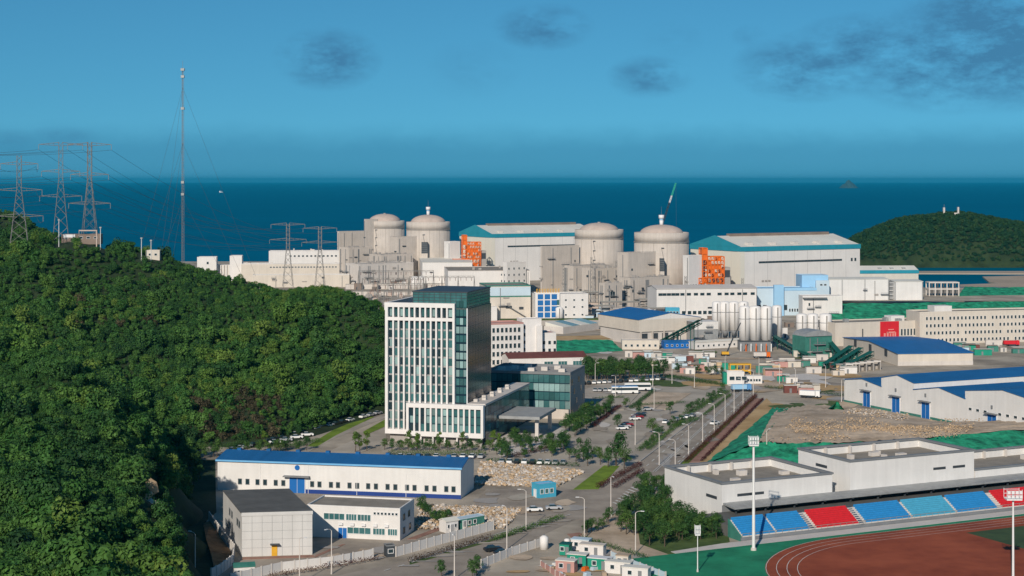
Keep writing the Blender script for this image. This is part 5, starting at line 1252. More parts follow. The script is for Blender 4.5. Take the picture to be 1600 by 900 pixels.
# worn and dusty patches over yards and lots
rr = random.Random(77); PK = [0]
def patch(x, y, w, hgt, m, n=9):
    c = P(x, y); pts = []
    for k in range(n):
        t = 2 * PI * k / n; q = rr.uniform(.6, 1.15); pts.append(Vector((c.x + math.cos(t) * w * q, c.y + math.sin(t) * hgt * q, 0)))
    PK[0] += 1; zz_ = ZL[0] + .004 * (1 + PK[0] % 12); b = MB(); b.poly([(p.x, p.y, zz_) for p in pts]); return kind(b.build('worn_patch', MATS[m]), 'structure')
for k in range(46): patch(rr.uniform(1010, 1330), rr.uniform(550, 606), rr.uniform(4, 15), rr.uniform(4, 16), rr.choice(['soil', 'concrete_light', 'asphalt', 'soil_orange', 'lawn_dark', 'concrete_dark']))
for k in range(14): patch(rr.uniform(930, 1000), rr.uniform(500, 552), rr.uniform(3, 9), rr.uniform(4, 12), rr.choice(['soil', 'concrete_light', 'concrete_dark']))
for k in range(16): patch(rr.uniform(1180, 1330), rr.uniform(604, 636), rr.uniform(3, 9), rr.uniform(3, 9), rr.choice(['soil', 'soil_orange', 'lawn_dark', 'concrete_dark']))
for k in range(12): patch(rr.uniform(750, 900), rr.uniform(768, 800), rr.uniform(1.5, 5), rr.uniform(1.5, 6), rr.choice(['concrete_dark', 'soil', 'road_lot']))
for k in range(8): patch(rr.uniform(500, 620), rr.uniform(850, 872), rr.uniform(1.5, 4), rr.uniform(1.5, 4), rr.choice(['concrete_dark', 'road_lot', 'soil']))
for k in range(14): patch(rr.uniform(790, 1010), rr.uniform(862, 900), rr.uniform(1.5, 4), rr.uniform(1.5, 4), rr.choice(['concrete_dark', 'soil', 'concrete_light', 'soil_orange']))
for k in range(34): patch(rr.uniform(925, 1110), rr.uniform(602, 718), rr.uniform(1.5, 6), rr.uniform(2, 9), rr.choice(['asphalt', 'road_lot', 'concrete_dark', 'concrete_light']))
for k in range(30):
    t = rr.random(); patch(1010 + t * 150 + rr.uniform(-10, 10), 745 - t * 130, rr.uniform(.6, 1.6), rr.uniform(3, 10), rr.choice(['road_lot', 'concrete_dark']))
for k in range(18):
    t = rr.random(); patch(640 + t * 240, 885 - t * 74, rr.uniform(2, 6), rr.uniform(.5, 1.4), rr.choice(['road_lot', 'concrete_dark']))
ZL[0] += .055
lay('parking_field', [(988, 636), (1016, 612), (1080, 614), (1040, 640)], 'soil')
lay('parking_field', [(930, 640), (975, 612), (1000, 613), (975, 640)], 'road_lot')
# road paint: lane lines along the avenue and bay lines in the car park
def strip(a, c, w, m='paint_line', name='road_marking', z=None):
    d = (c - a); n = Vector((-d.y, d.x, 0)).normalized() * w / 2; b = MB(); zz = z or (ZL[0] + .006)
    b.poly([(a - n).to_tuple()[:2] + (zz,), (c - n).to_tuple()[:2] + (zz,), (c + n).to_tuple()[:2] + (zz,), (a + n).to_tuple()[:2] + (zz,)])
    return kind(b.build(name, MATS[m]), 'structure')
A0, A1 = P(1022, 738), P(1160, 612)
d_ = A1 - A0; n_ = Vector((d_.y, -d_.x, 0)).normalized()
for off in (-4.2, 4.2):
    for k in range(22): strip(A0 + d_ * (k / 22) + n_ * off, A0 + d_ * ((k + .45) / 22) + n_ * off, .35)
for off in (-.35, .35): strip(A0 + n_ * off, A1 + n_ * off, .22, 'paint_line')
S0, S1 = P(600, 893), P(900, 802); d2 = S1 - S0; n2_ = Vector((d2.y, -d2.x, 0)).normalized()
for k in range(16): strip(S0 + d2 * (k / 16), S0 + d2 * ((k + .45) / 16), .3)
for k in range(8): strip(P(958 + k * 4.0, 786 - k * 3.4), P(968 + k * 4.0, 790 - k * 3.4), .7)
for row in (((930, 618), (1000, 602), 22), ((985, 668), (1030, 634), 12), ((1000, 640), (1080, 600), 18)):
    a, c, n = P(*row[0]), P(*row[1]), row[2]
    for k in range(n):
        q = a.lerp(c, k / n); strip(q, q + Vector((5.0, 1.2, 0)), .18)
# kerbs along the avenue
for (pa, pb) in (((1062, 726), (1176, 621)), ((1000, 722), (1134, 620)), ((955, 807), (1010, 766)), ((640, 876), (770, 838)), ((770, 838), (858, 812))):
    a, c = P(*pa), P(*pb); d3 = c - a; e_ = MB().box(0, d3.length, -.18, .18, 0, .16 + ZL[0]).build('kerb', MATS['kerb'], None, (a.x, a.y, 0), math.atan2(d3.y, d3.x)); kind(e_, 'structure')

# ------------------------------------------------------------------ raised bare ground and its netted slope
MZ = 6.0
loft('soil_mound', [[(1186, 690, MZ), (1230, 692, MZ), (1310, 692, MZ), (1420, 686, MZ), (1640, 668, MZ)],
                    [(1196, 668, MZ), (1250, 668, MZ + .6), (1330, 672, MZ + .8), (1440, 672, MZ + .6), (1640, 660, MZ)],
                    [(1206, 650, 4), (1262, 646, 4.5), (1340, 650, 5), (1450, 660, 5), (1640, 656, 4)],
                    [(1214, 640, .2), (1270, 632, .2), (1335, 636, .2), (1450, 656, .2), (1640, 690, .2)]], 'soil', 'structure', 14, .35, 8)
o = loft('slope_netting', [[(1106, 726, .1), (1180, 742, .1), (1260, 752, .1), (1420, 742, .1), (1640, 728, .1)],
                       [(1183, 691, MZ + .1), (1226, 692.5, MZ + .1), (1310, 692.5, MZ + .1), (1420, 686.5, MZ + .1), (1640, 668.5, MZ + .1)]], 'net_green', None, 14, .4, 9)
tag(o, 'green netting over the slope between the stadium roofs and bare ground', 'netting')
o = loft('slope_netting', [[(1098, 727, .15), (1144, 690, .15), (1208, 637, .15)], [(1184, 691, MZ + .15), (1206, 667, MZ + .15), (1232, 638, 1.2)]], 'net_green', None, 12, .35, 10)
tag(o, 'green netting on the end slope beside the orange dirt strip', 'netting')
o = loft('slope_netting', [[(1278, 645, .1), (1300, 646, .1), (1325, 645, .1)], [(1300, 636, 3.2), (1308, 627, 5), (1316, 636, 3.2)]], 'net_green', None, 6, .25, 11)
tag(o, 'small green netted heap beside the road to the blue-roofed halls', 'netting')
def rubble(name, quad, n, label, zf=0.0, smin=.3, smax=1.0, patchy=False):
    a, b_, c, d = [P(x, y, zf) for x, y in quad]; pts = []
    for k in range(n):
        s_, t_ = rs.rand(), rs.rand(); q = a.lerp(b_, s_).lerp(d.lerp(c, s_), t_)
        if patchy and math.sin(q.x * .21 + 1.3 * math.sin(q.y * .09)) + math.cos(q.y * .13 + q.x * .07) < rs.uniform(-.9, .7): q = a.lerp(b_, rs.rand() * .2 + s_ * .8).lerp(d.lerp(c, s_), .3 + .3 * rs.rand())
        pts.append((q.x, q.y, zf + .1 + rs.rand() * .5))
    return scatter(name, pts, rs.uniform(0, 6.28, n), rs.uniform(smin, smax, n) * rs.uniform(.5, 1.1, n), rs.randint(4 if patchy else 0, 7, n), ROCKS, label, 'rubble')
rubble('rubble', [(742, 758), (868, 762), (912, 738), (752, 722)], 3600, 'pale tan rock rubble between the long warehouse and the lawn', 0, .2, .95)
rubble('rubble', [(650, 828), (790, 826), (815, 796), (655, 790)], 2600, 'brown rock rubble between the site office and the yard wall', 0, .15, .75)
rubble('rubble', [(1215, 690), (1500, 684), (1540, 656), (1240, 652)], 3000, 'tan stones strewn over the bare raised ground', MZ + .35, .05, .42, True)
rubble('rubble', [(1300, 656), (1420, 668), (1420, 648), (1330, 638)], 700, 'loose stones below the blue-doored halls', 4.0, .08, .5)

# ------------------------------------------------------------------ stadium
SU = Vector((.9, .436, 0)); SN = Vector((.436, -.9, 0)); SF = Vector(((1128 - 800) * 437 / FPX, 437, 0)); SRZ = math.atan2(SU.y, SU.x)
def sp(u, n, z=0.0): v = SF + SU * u + SN * n; v.z = z; return v
def stand_block(lab, x0_, x1_, D, hh, y0=0.0, slits=(), lslits=()):
    """white block with a parapet, dark coping and a sunken roof; local x along the stand"""
    B = Bld('stadium_block', lab, o=sp(x0_, -y0), u=SU, L=x1_ - x0_, D=D, h=hh); t = .5
    b = MB(); b.box(0, B.L, 0, t, 0, hh); b.box(0, B.L, D - t, D, 0, hh); b.box(0, t, t, D - t, 0, hh); b.box(B.L - t, B.L, t, D - t, 0, hh)
    B.part(b, 'wall', MATS['white_clad'])
    rf = B.part(MB().box(t, B.L - t, t, D - t, hh - 2.4, hh - 2.2), 'roof', MATS['tan_roof'])
    b = MB(); c = 1.0; b.box(-.3, B.L + .3, -.3, c, hh, hh + .45); b.box(-.3, B.L + .3, D - c, D + .3, hh, hh + .45); b.box(-.3, c, c, D - c, hh, hh + .45); b.box(B.L - c, B.L + .3, c, D - c, hh, hh + .45)
    b.build('coping', MATS['trim_grey'], rf)
    for k in range(4): MB().box(B.L * (.2 + k * .2) - .3, B.L * (.2 + k * .2) + .3, D - 1.4, D - .5, hh - 2.2, hh).build('buttress', MATS['concrete_light'], rf)
    rr = random.Random(int(x1_))
    for k in range(5):
        x, y = rr.uniform(3, B.L - 5), rr.uniform(3, D - 5); MB().box(x, x + rr.uniform(1, 3), y, y + rr.uniform(1, 2), hh - 2.2, hh - rr.uniform(.6, 1.3)).build('roof_unit', MATS['concrete_light'], rf)
    for (a, z) in slits: B.put(MB().box(-2.2, 2.2, -.06, .03, 0, .7).mesh('slit_window', MATS['dark_metal']), 'slit_window', 'front', a, z)
    for (a, z) in lslits: B.put(MB().box(-2.6, 2.6, -.06, .03, 0, .8).mesh('slit_window', MATS['dark_metal']), 'slit_window', 'left', a, z)
    return B
stand_block('white stadium block with sunken tan roof beside the grove of trees', 0, 35.5, 29, 10.2, slits=((7, 6.6), (11, 6.6)), lslits=((5, 5.8),))
stand_block('tallest white stadium block with two slit windows by the netted slope', 41.5, 85, 24, 13.0, slits=((31, 8.6), (38, 8.6)), lslits=((13, 9.6),))
B = stand_block('low white stadium block with sunken roof at the end of the stand', 85.4, 128, 26, 7.4)
# infill wall between the blocks, canopy, stand
e = thing('grandstand', 'grandstand with blue and red seat blocks under a dark canopy', 'grandstand', sp(-7.6, 0), SRZ)
def gs(mb, name, m, parent=e): return mb.build(name, MATS[m], parent)
LN = 118.0
gs(MB().box(7.6, LN, -.4, -.05, 0, 4.7), 'back_wall', 'trim_grey')
cnp = gs(MB().prism([(7.9, -5.6), (LN, -5.6), (LN, -.02), (7.9, -.02)], [4.5, 4.5, 4.8, 4.8], [5.0, 5.0, 5.3, 5.3]), 'canopy', 'steel_grey')
for k in range(12): MB().box(9 + k * 9.2, 9.5 + k * 9.2, -5.3, -.5, 4.1, 4.48).build('beam', MATS['dark_metal'], cnp)
for k in range(12): MB().box(9 + k * 9.2, 9.4 + k * 9.2, -4.4, -4, 3.0, 4.1).build('column', MATS['dark_metal'], cnp)
gs(MB().box(-.5, LN, -14.9, -.42, 0, 3.0), 'concourse', 'grey_roof')
ROWS = 9; zt_, zb_, nt_, nb_ = 4.3, .9, 15.0, 20.8
for k in range(ROWS):
    n0_ = nt_ + (nb_ - nt_) * k / ROWS; n1_ = nt_ + (nb_ - nt_) * (k + 1) / ROWS; z = zt_ - (zt_ - zb_) * k / ROWS
    gs(MB().box(0, LN, -n1_, -n0_, 0, z), 'step', 'concrete_light')
segs = [(0.4, 10, 'blue_seat'), (10.8, 20.6, 'blue_seat'), (23, 36, 'red_seat'), (38.6, 53, 'blue_seat'), (54, 68, 'cyan_seat'), (69, 82.5, 'blue_seat'), (84.5, 99, 'red_seat'), (101, 116, 'blue_seat')]
for (a, c, m) in segs:
    for k in range(ROWS):
        n0_ = nt_ + (nb_ - nt_) * (k + .15) / ROWS; n1_ = nt_ + (nb_ - nt_) * (k + .85) / ROWS; z = zt_ - (zt_ - zb_) * k / ROWS
        b = MB(); b.box(a, c, -n1_, -n0_, z + .02, z + .30); b.box(a, c, -n0_ - .12, -n0_, z + .30, z + .62); gs(b, 'seat_row', m)
for x in (21.6, 37.2): gs(MB().prism([(x - .6, -20.8), (x + .6, -20.8), (x + .6, -15), (x - .6, -15)], [.3] * 4, [1.1, 1.1, 4.45, 4.45]), 'aisle', 'navy_seat')
b = MB(); b.tube((0, -21, 1.9), (LN, -21, 1.9), .07)
for k in range(60): b.tube((k * 2, -21, .8), (k * 2, -21, 1.9), .05)
gs(b, 'railing', 'galv'); gs(MB().box(-.4, LN, -21.2, -20.82, 0, 1.0), 'front_wall', 'trim_grey')
gs(MB().prism([(-.4, -20.8), (-.02, -20.8), (-.02, -15), (-.4, -15)], 0, [1.2, 1.2, 4.6, 4.6]), 'end_wall', 'steel_green_pale')
# running track, turf, infield
def ring_sheet(name, pts, m):
    ZL[0] += .005; b = MB(); b.prism([(p.x, p.y) for p in pts], .002, ZL[0]); return kind(b.build(name, MATS[m]), 'structure')
def ccw(pts): return pts if sum(a.x * c.y - c.x * a.y for a, c in zip(pts, pts[1:] + pts[:1])) > 0 else pts[::-1]
ring_sheet('turf', ccw([sp(-42, 26), sp(140, 26), sp(140, 130), sp(-70, 130), sp(-52, 60)]), 'turf')
ring_sheet('footpath', ccw([sp(-14, 21.4), sp(140, 21.4), sp(140, 25.5), sp(-30, 26), sp(-30, 23.6)]), 'concrete_light')
def oval(r0): return [sp(140, 73 - r0)] + [sp(18 + r0 * math.cos(t), 73 + r0 * math.sin(t)) for t in [(-PI / 2) - PI * k / 32 for k in range(33)]] + [sp(140, 73 + r0)]
ring_sheet('running_track', ccw(oval(45.0)), 'track_red')
ring_sheet('infield', ccw([sp(49, 38), sp(140, 38), sp(140, 108), sp(49, 108)]), 'field')
for r0 in (44.8, 42.4, 40.0, 37.6):
    pts = oval(r0); b = MB(); z = ZL[0] + .006
    for a, c in zip(pts[:-1], pts[1:]):
        n = Vector((-(c - a).y, (c - a).x, 0)).normalized() * .07; b.poly([(a.x - n.x, a.y - n.y, z), (c.x - n.x, c.y - n.y, z), (c.x + n.x, c.y + n.y, z), (a.x + n.x, a.y + n.y, z)])
    kind(b.build('track_line', MATS['paint_line']), 'structure')
def mast(lab, x, y, h_, r, head):
    e = thing('light_mast', lab, 'light mast', P(x, y)); MB().tube((0, 0, 0), (0, 0, h_), r, r * .6, 10).build('pole', MATS['pole_white'], e); MB().tube((0, 0, 0), (0, 0, .8), r * 1.8, r * 1.6, 10).build('base', MATS['concrete_light'], e)
    pl = MB().box(-head, head, -head * .7, head * .7, h_ - 1.2, h_ - .9).build('platform', MATS['pole_white'], e)
    b = MB()
    for z in (h_ - .9, h_, h_ + .9):
        b.tube((-head, -head * .7, z), (head, -head * .7, z), .07); b.tube((-head, head * .7, z), (head, head * .7, z), .07)
    for s_ in (-1, 1):
        for t in (-1, 1): b.tube((s_ * head, t * head * .7, h_ - .9), (s_ * head, t * head * .7, h_ + 1.2), .06)
    b.build('lamp_rack', MATS['pole_white'], e)
    for j in range(2):
        for i in range(4): MB().box(-head + .1 + i * head * .52, -head + .1 + i * head * .52 + head * .38, -head * .8, -head * .72, h_ - .7 + j * .95, h_ - .1 + j * .95).build('floodlight', MATS['frame_white'], pl)
    return e
mast('tall white floodlight mast standing in front of the blue seats', 1177.5, 861, 26.8, .42, 1.15)
mast('tall white floodlight mast beside the infield and far red seats', 1583, 914, 20.2, .30, 1.7)
mast('slender grey light mast on green turf beside the grove', 1090, 895, 9.8, .14, .6)

# ------------------------------------------------------------------ construction huts at the junction
def hut(lab, x, y, w, m, rm, D=2.6, h_=2.7, rz=-.35, cat='container'):
    o = P(x, y); e = thing('site_container', lab, cat, o, rz)
    MB().box(0, w, 0, D, .15, h_).build('body', MATS[m], e); MB().box(-.12, w + .12, -.12, D + .12, h_, h_ + .18).build('roof', MATS[rm], e)
    child(win_mesh(.9, .9, 'glass_dark', 'frame_white'), 'window', e, (w * .3, 0, 1.2)); MB().box(w * .62, w * .62 + .85, -.06, 0, .2, 2.2).build('door', MATS['trim_grey'], e); return e
hut('green site container with pale roof beside the white one', 886, 884, 4.6, 'hut_green', 'white_roof'); hut('green site container with bright white roof slab', 918, 890, 5.4, 'hut_green', 'frame_white')
hut('low cream-roofed site container behind the green ones', 905, 868, 6.0, 'white_wall', 'beige_wall'); hut('white site container at the end of the hut row', 945, 896, 6.0, 'white_wall', 'white_roof')
hut('pale blue roofed site cabin near the white water tank', 892, 860, 4.5, 'white_wall', 'paleblue_clad'); hut('small dark green site box by the huts', 874, 868, 2.4, 'hut_green', 'steel_green')
hut('pink-sided site container nearest the low pink wall', 868, 894, 4.5, 'pink_roof', 'white_roof'); hut('plain white site container beyond the hut row', 972, 905, 6.0, 'white_wall', 'white_roof')
hut('beige stack hut among the building materials', 962, 886, 3.0, 'beige_wall', 'soil')
panel_wall('pink_wall', 'low pink painted wall around the construction huts', [(845, 885), (868, 900), (890, 912)], 1.3, 'pink_roof')
panel_wall('hoarding', 'pale hoarding behind the piles of building materials', [(955, 872), (1000, 890), (1040, 905)], 1.6, 'paleblue_clad')
e = thing('water_tank', 'small upright white water tank at the end of the hoarding', 'tank', P(850, 858)); MB().lathe([(1.05, 0), (1.05, 2.9), (.5, 3.3), (.2, 3.4)], 20).build('drum', MATS['silo_white'], e, smooth=True); MB().lathe([(.25, 3.4), (.25, 3.6)], 10).build('lid', MATS['trim_grey'], e)
e = thing('water_tank', 'stubby white drum standing among the site containers', 'tank', P(886, 852)); MB().lathe([(.7, 0), (.7, 1.5), (.3, 1.7)], 16).build('drum', MATS['silo_white'], e, smooth=True); MB().lathe([(.2, 1.7), (.2, 1.9)], 10).build('lid', MATS['trim_grey'], e)
rr = random.Random(12)
for k in range(26):
    x = rr.uniform(860, 1010); y = rr.uniform(872, 900)
    if y < 860 + (x - 860) * .2: continue
    o = P(x, y); m = rr.choice(['soil', 'white_wall', 'rock_tan', 'paleblue_clad', 'concrete_light', 'orange_steel']); e = thing('material_pile', 'small pile of stacked building materials among the site huts', 'pile', o, rr.uniform(0, 3), 'building material piles')
    for j in range(3): MB().box(-.9 + j * .1, .9 - j * .1, -.5, .5, j * .3, j * .3 + .26).build('layer', MATS[m], e)
B = Bld('entrance_canopy', 'small white roadside cabin with cyan roof at the yard corner', (366, 905), (398, 903), D=3, h=2.6, cat='cabin'); B.walls(MATS['white_wall']); B.gable(MATS['steel_green_pale'], .5, over=.2, wm=MATS['white_wall']); B.wins('front', [1.2, 3.4], [1], .9, .9)

# ------------------------------------------------------------------ far gate, sheds and yards by the crossing
B = Bld('gatehouse', 'white gatehouse with green end and dark windows by the crossing', (1136, 601), (1163, 601), D=5, h=5.2); B.walls(MATS['white_wall']); B.flat_roof(MATS['concrete_light'], MATS['white_wall'], ph=.5); B.part(MB().box(-1.6, 0, -.1, 5, 0, 5.2), 'end_bay', MATS['hut_green']); B.wins('front', [2.2, 5.0, 7.6], [2.0], 2.2, 1.6)
B = Bld('site_cabin', 'long low white cabin beside the gatehouse', (1165, 600), (1191, 600), D=4, h=3.4, cat='cabin'); B.walls(MATS['white_wall']); B.flat_roof(MATS['white_roof'], MATS['white_wall'], ph=.2, t=.15); B.wins('front', lin(1.2, B.L - 1.2, 5), [1.2], .9, 1.0)
e = thing('gantry_crane', 'yellow open steel frame beside the gatehouse', 'gantry', P(1141, 586), 0.02)
for x in (0, 3.2, 6.4, 9.4):
    for y in (0, 4): MB().box(x - .2, x + .2, y - .2, y + .2, 0, 4.6).build('post', MATS['yellow_paint'], e)
MB().box(-.3, 9.7, -.3, 4.3, 4.6, 5.2).build('deck', MATS['yellow_paint'], e); MB().box(.3, 9.2, -.1, .1, 1.6, 2.4).build('rail_beam', MATS['yellow_paint'], e)
rr = random.Random(31)
cols = ['white_wall', 'concrete_light', 'beige_wall', 'white_wall', 'hut_green', 'pink_roof', 'concrete_light', 'steel_green_pale', 'maroon_roof', 'paleblue_clad', 'beige_wall', 'rock_tan']
words = {'white_wall': 'white', 'hut_green': 'green', 'cyan_clad': 'cyan', 'orange_steel': 'orange', 'concrete_light': 'pale grey', 'red_paint': 'red', 'beige_wall': 'beige', 'steel_green_pale': 'grey-green', 'maroon_roof': 'maroon', 'pink_roof': 'pink', 'rock_tan': 'tan', 'paleblue_clad': 'pale blue'}
n_ = 0
for (x0_, x1_, y0_, y1_, n) in ((975, 1100, 556, 574, 20), (1045, 1130, 574, 586, 10), (1175, 1330, 556, 592, 26), (1195, 1260, 595, 620, 7), (1480, 1600, 540, 556, 9)):
    for k in range(n):
        x, y = rr.uniform(x0_, x1_), rr.uniform(y0_, y1_); m = rr.choice(cols); w = rr.uniform(3, 9)
        e = thing('yard_container', words[m] + ' low site container or shed in the construction yard behind the avenue', 'container', P(x, y), rr.uniform(-.15, .1), words[m] + ' yard containers')
        MB().box(0, w, 0, 2.6, 0, rr.uniform(2.2, 3.2)).build('body', MATS[m], e); MB().box(-.1, w + .1, -.1, 2.7, 3.2, 3.35).build('roof', MATS[rr.choice(['white_roof', 'concrete_light', 'tan_roof'])], e)
        MB().box(w * .4, w * .4 + .9, -.05, 0, .1, 2.0).build('door', MATS['trim_grey'], e)
e = thing('excavator', 'small yellow excavator with raised dark arm below the silos', 'excavator', P(1133, 556)); MB().box(-1.8, 1.8, -1.4, 1.4, .9, 2.2).build('cab', MATS['yellow_paint'], e)
for s_ in (-1, 1): MB().box(-2, 2, s_ * 1.2 - .35, s_ * 1.2 + .35, 0, .9).build('crawler_track', MATS['tyre'], e)
b = MB(); b.tube((1, 0, 2), (4, 0, 9), .35); b.tube((4, 0, 9), (8, 0, 17), .25); b.build('arm', MATS['dark_metal'], e)
# ------------------------------------------------------------------ planting: hedges and single trees
def hedge(lab, pa, pb, w, h_, m='leaf_park', leaf=.34, dens=26, seed=1, name='hedge', cat='hedge'):
    a, c = P(*pa), P(*pb); d = c - a; L = d.length; rr = random.Random(seed); b = MB(); n = int(L * (w + h_) * dens / 2)
    for i in range(n):
        p = Vector((rr.uniform(0, L), rr.uniform(-w/2, w/2) * rr.uniform(.7, 1.1), h_ * rr.uniform(.1, 1) ** .6 * (1 + .25 * math.sin(i)) ))
        nn = Vector((rr.gauss(0, .6), rr.gauss(-.2, .6), rr.random() + .3)).normalized(); e1 = nn.orthogonal().normalized() * leaf * rr.uniform(.6, 1.2); e2 = nn.cross(e1).normalized() * leaf * .6
        b.poly([p - e1 * .5, p + e2 * .5, p + e1 * .5, p - e2 * .5])
    o = b.build(name, MATS[m], None, (a.x, a.y, .02), math.atan2(d.y, d.x)); return tag(o, lab, cat)
hedge('dark red clipped hedge between the avenue verge and brick path', (1072, 724), (1181, 620), 2.0, 1.3, 'leaf_red', seed=1)
hedge('dark red hedge along the far side of the brick path', (1096, 722), (1192, 625), 1.2, 1.0, 'leaf_red', seed=2)
hedge('green hedge strip along the car park side of the avenue', (1072, 650), (1136, 613), 4.0, 1.2, seed=3)
hedge('second green hedge strip beside the avenue lamp posts', (1100, 650), (1142, 618), 1.6, 1.0, seed=4)
hedge('short green hedge island at the car park exit', (997, 706), (1025, 686), 2.2, 1.3, seed=5)
hedge('dark red hedge along the road edge of the bright lawn', (934, 764), (1002, 727), 2.4, 1.3, 'leaf_red', seed=6)
hedge('dark red second hedge beside the bright lawn', (958, 764), (1004, 737), 2.0, 1.2, 'leaf_red', seed=7)
hedge('low hedge on the roadside verge by the yard wall', (640, 880), (770, 842), 1.8, 1.3, 'leaf_red', seed=8)
hedge('dark green hedge on the verge before the yard entrance', (770, 846), (880, 810), 2.4, 1.2, seed=9)
hedge('dark hedge below the pale grey hall yard wall', (420, 905), (590, 876), 1.6, 1.2, 'leaf_red', seed=10)
hedge('green hedge between brick footpath and the grove', (905, 842), (1010, 874), 2.2, 1.0, seed=11)
hedge('round green hedge at the turf edge below the grove', (1070, 846), (1128, 838), 2.2, 1.2, seed=12)
hedge('long hedge at the foot of the wooded hill by the parked cars', (350, 703), (600, 633), 2.4, 1.6, seed=13)
hedge('hedge between the two drives behind the long warehouse', (430, 706), (500, 690), 4.0, 1.3, seed=14)
hedge('wide planted bed before the office tower wing', (606, 712), (760, 712), 5.0, 1.5, seed=15)
hedge('planted bed with red shrubs in the tower forecourt', (800, 716), (862, 700), 5.0, 1.3, 'leaf_red', seed=16)
hedge('planted bed along the forecourt kerb behind the rubble', (760, 722), (905, 730), 2.4, 1.3, seed=17)
hedge('green planted island between parking rows by the pavement', (1052, 668), (1090, 655), 5.0, 1.1, seed=18)
hedge('scrub along the crossing behind the bare ground', (1195, 606), (1320, 620), 2.4, 1.2, seed=19)
hedge('planted strip along the far edge of the car park', (1030, 590), (1130, 603), 5.0, 1.4, seed=20)
hedge('planted divider inside the upper car park', (985, 640), (1022, 612), 2.2, 1.2, seed=21)

hedge('green verge hedge along the car park edge of the avenue bend', (1012, 704), (1066, 660), 2.2, 1.1, seed=22)
hedge('dark red shrub bed between the glass block trees and the bays', (925, 668), (968, 636), 2.6, 1.0, 'leaf_red', seed=23)
hedge('green shrub bed across the middle of the upper car park', (1000, 634), (1070, 630), 2.0, 1.0, seed=24)
hedge('low green strip beside the coaches', (925, 624), (975, 622), 2.0, .9, seed=25)
hedge('green strip along the far verge of the avenue', (1120, 600), (1040, 588), 3.0, 1.2, seed=26)
PARK = [crown_mesh('crown', 300 + i, 2.4, 4.8, 13, 80, .42, 'leaf_park', z0=.05) for i in range(4)]
BRIGHT = [crown_mesh('crown', 330 + i, 1.5, 6.0, 13, 70, .40, 'leaf_bright', z0=0.0) for i in range(2)]
TRUNK = []
for i in range(3):
    rr = random.Random(60 + i); b = MB(); lean = Vector((rr.uniform(-.25, .25), rr.uniform(-.25, .25), 2.4)); b.tube((0, 0, -.2), lean, .17, .11, 6)
    for k in range(5): t = k * 1.26; b.tube(lean * rr.uniform(.75, 1), lean + Vector((math.cos(t) * 1.1, math.sin(t) * 1.1, rr.uniform(.9, 1.9))), .08, .03, 5)
    TRUNK.append(b.mesh('trunk', MATS['bark']))
def tree(x, y, s=1.0, lab='', grp=None, crowns=PARK, z=0.0, zs=1.0, name='tree'):
    e = thing(name, lab, 'tree', P(x, y, z), R.uniform(0, 6.28), grp); e.scale = (s, s, s * zs)
    child(R.choice(TRUNK), 'trunk', e); child(R.choice(crowns), 'crown', e, (0, 0, 1.5)); return e
def line(a, c, n, j=3): return [(a[0] + (c[0] - a[0]) * i / max(1, n - 1) + R.uniform(-j, j), a[1] + (c[1] - a[1]) * i / max(1, n - 1) + R.uniform(-j * .4, j * .4)) for i in range(n)]
for (x, y) in line((914, 594), (1034, 592), 24, 3): tree(x, y, R.uniform(1.1, 1.5), 'dark green tree in the dense belt behind the upper car park', 'tree belt behind the car park')
for (x, y) in line((916, 588), (1010, 586), 16, 3): tree(x, y, R.uniform(1.1, 1.5), 'dark green tree in the dense belt behind the upper car park', 'tree belt behind the car park')
for (x, y) in line((898, 684), (955, 640), 15, 5): tree(x, y, R.uniform(.7, 1.05), 'bushy tree in the row from the glass block to the car park', 'trees beside the glass block')
for (x, y) in line((885, 676), (925, 650), 10, 5): tree(x, y, R.uniform(.7, 1.1), 'bushy tree in the row from the glass block to the car park', 'trees beside the glass block')
for (x, y) in line((1010, 700), (1062, 660), 7, 3) + line((1074, 648), (1130, 614), 8, 3): tree(x, y, R.uniform(.45, .7), 'young tree in the verge between car park and avenue', 'young verge trees on the avenue')
for (x, y, s) in ((998, 650, .9), (1020, 678, 1.0), (1047, 648, .8), (965, 672, .9), (978, 638, .7), (1004, 600, .6)): tree(x, y, s, 'small single tree standing among the parking bays', 'single trees in the car park')
for (x, y, s) in ((963, 728, 1.7), (950, 730, 1.0), (975, 732, 1.1), (938, 726, .9), (912, 718, 1.2), (918, 728, .9), (900, 724, .8), (926, 716, .7)): tree(x, y, s, 'leafy tree in the clump above the bright lawn', 'clump above the bright lawn')
for (x, y) in [(R.uniform(775, 890), R.uniform(690, 718)) for _ in range(48)]: tree(x, y, R.uniform(.4, .9), 'small dark tree planted in the tower forecourt', 'forecourt trees')
for (x, y) in line((604, 704), (765, 706), 20, 3): tree(x, y, R.uniform(.45, .75), 'small tree in the planted bed before the office tower', 'trees before the tower')
for (x, y) in ((638, 700), (652, 702), (686, 702), (722, 700), (770, 702), (780, 706), (652, 706)): tree(x, y, R.uniform(.75, 1.0), 'bright green slender young tree before the office tower', 'bright trees before the tower', BRIGHT)
for (x, y, s) in ((555, 706, 1.05), (573, 704, .95), (562, 705, .8), (414, 700, .9)): tree(x, y, s, 'bright green columnar tree beside the drive behind the long warehouse', 'columnar trees by the drive', BRIGHT)
for (x, y) in line((370, 708), (480, 704), 12, 5): tree(x, y, R.uniform(.5, .8), 'small tree between the drive and the long warehouse', 'trees behind the long warehouse')
for (x, y) in [(R.uniform(1036, 1132), R.uniform(800, 846)) for _ in range(46)]:
    if y > 806 + (x - 1030) * .25: tree(x, y, R.uniform(.6, .95), 'dense green tree in the grove below the white stadium block', 'grove below the stadium')
for (x, y) in [(R.uniform(955, 1045), R.uniform(765, 866)) for _ in range(95)]:
    if y < 812 + (x - 915) * .42 and y > 850 - (x - 940) * 1.22: tree(x, y, R.uniform(.6, 1.05), 'young tree in the planted corner beside the junction', 'trees at the junction corner')
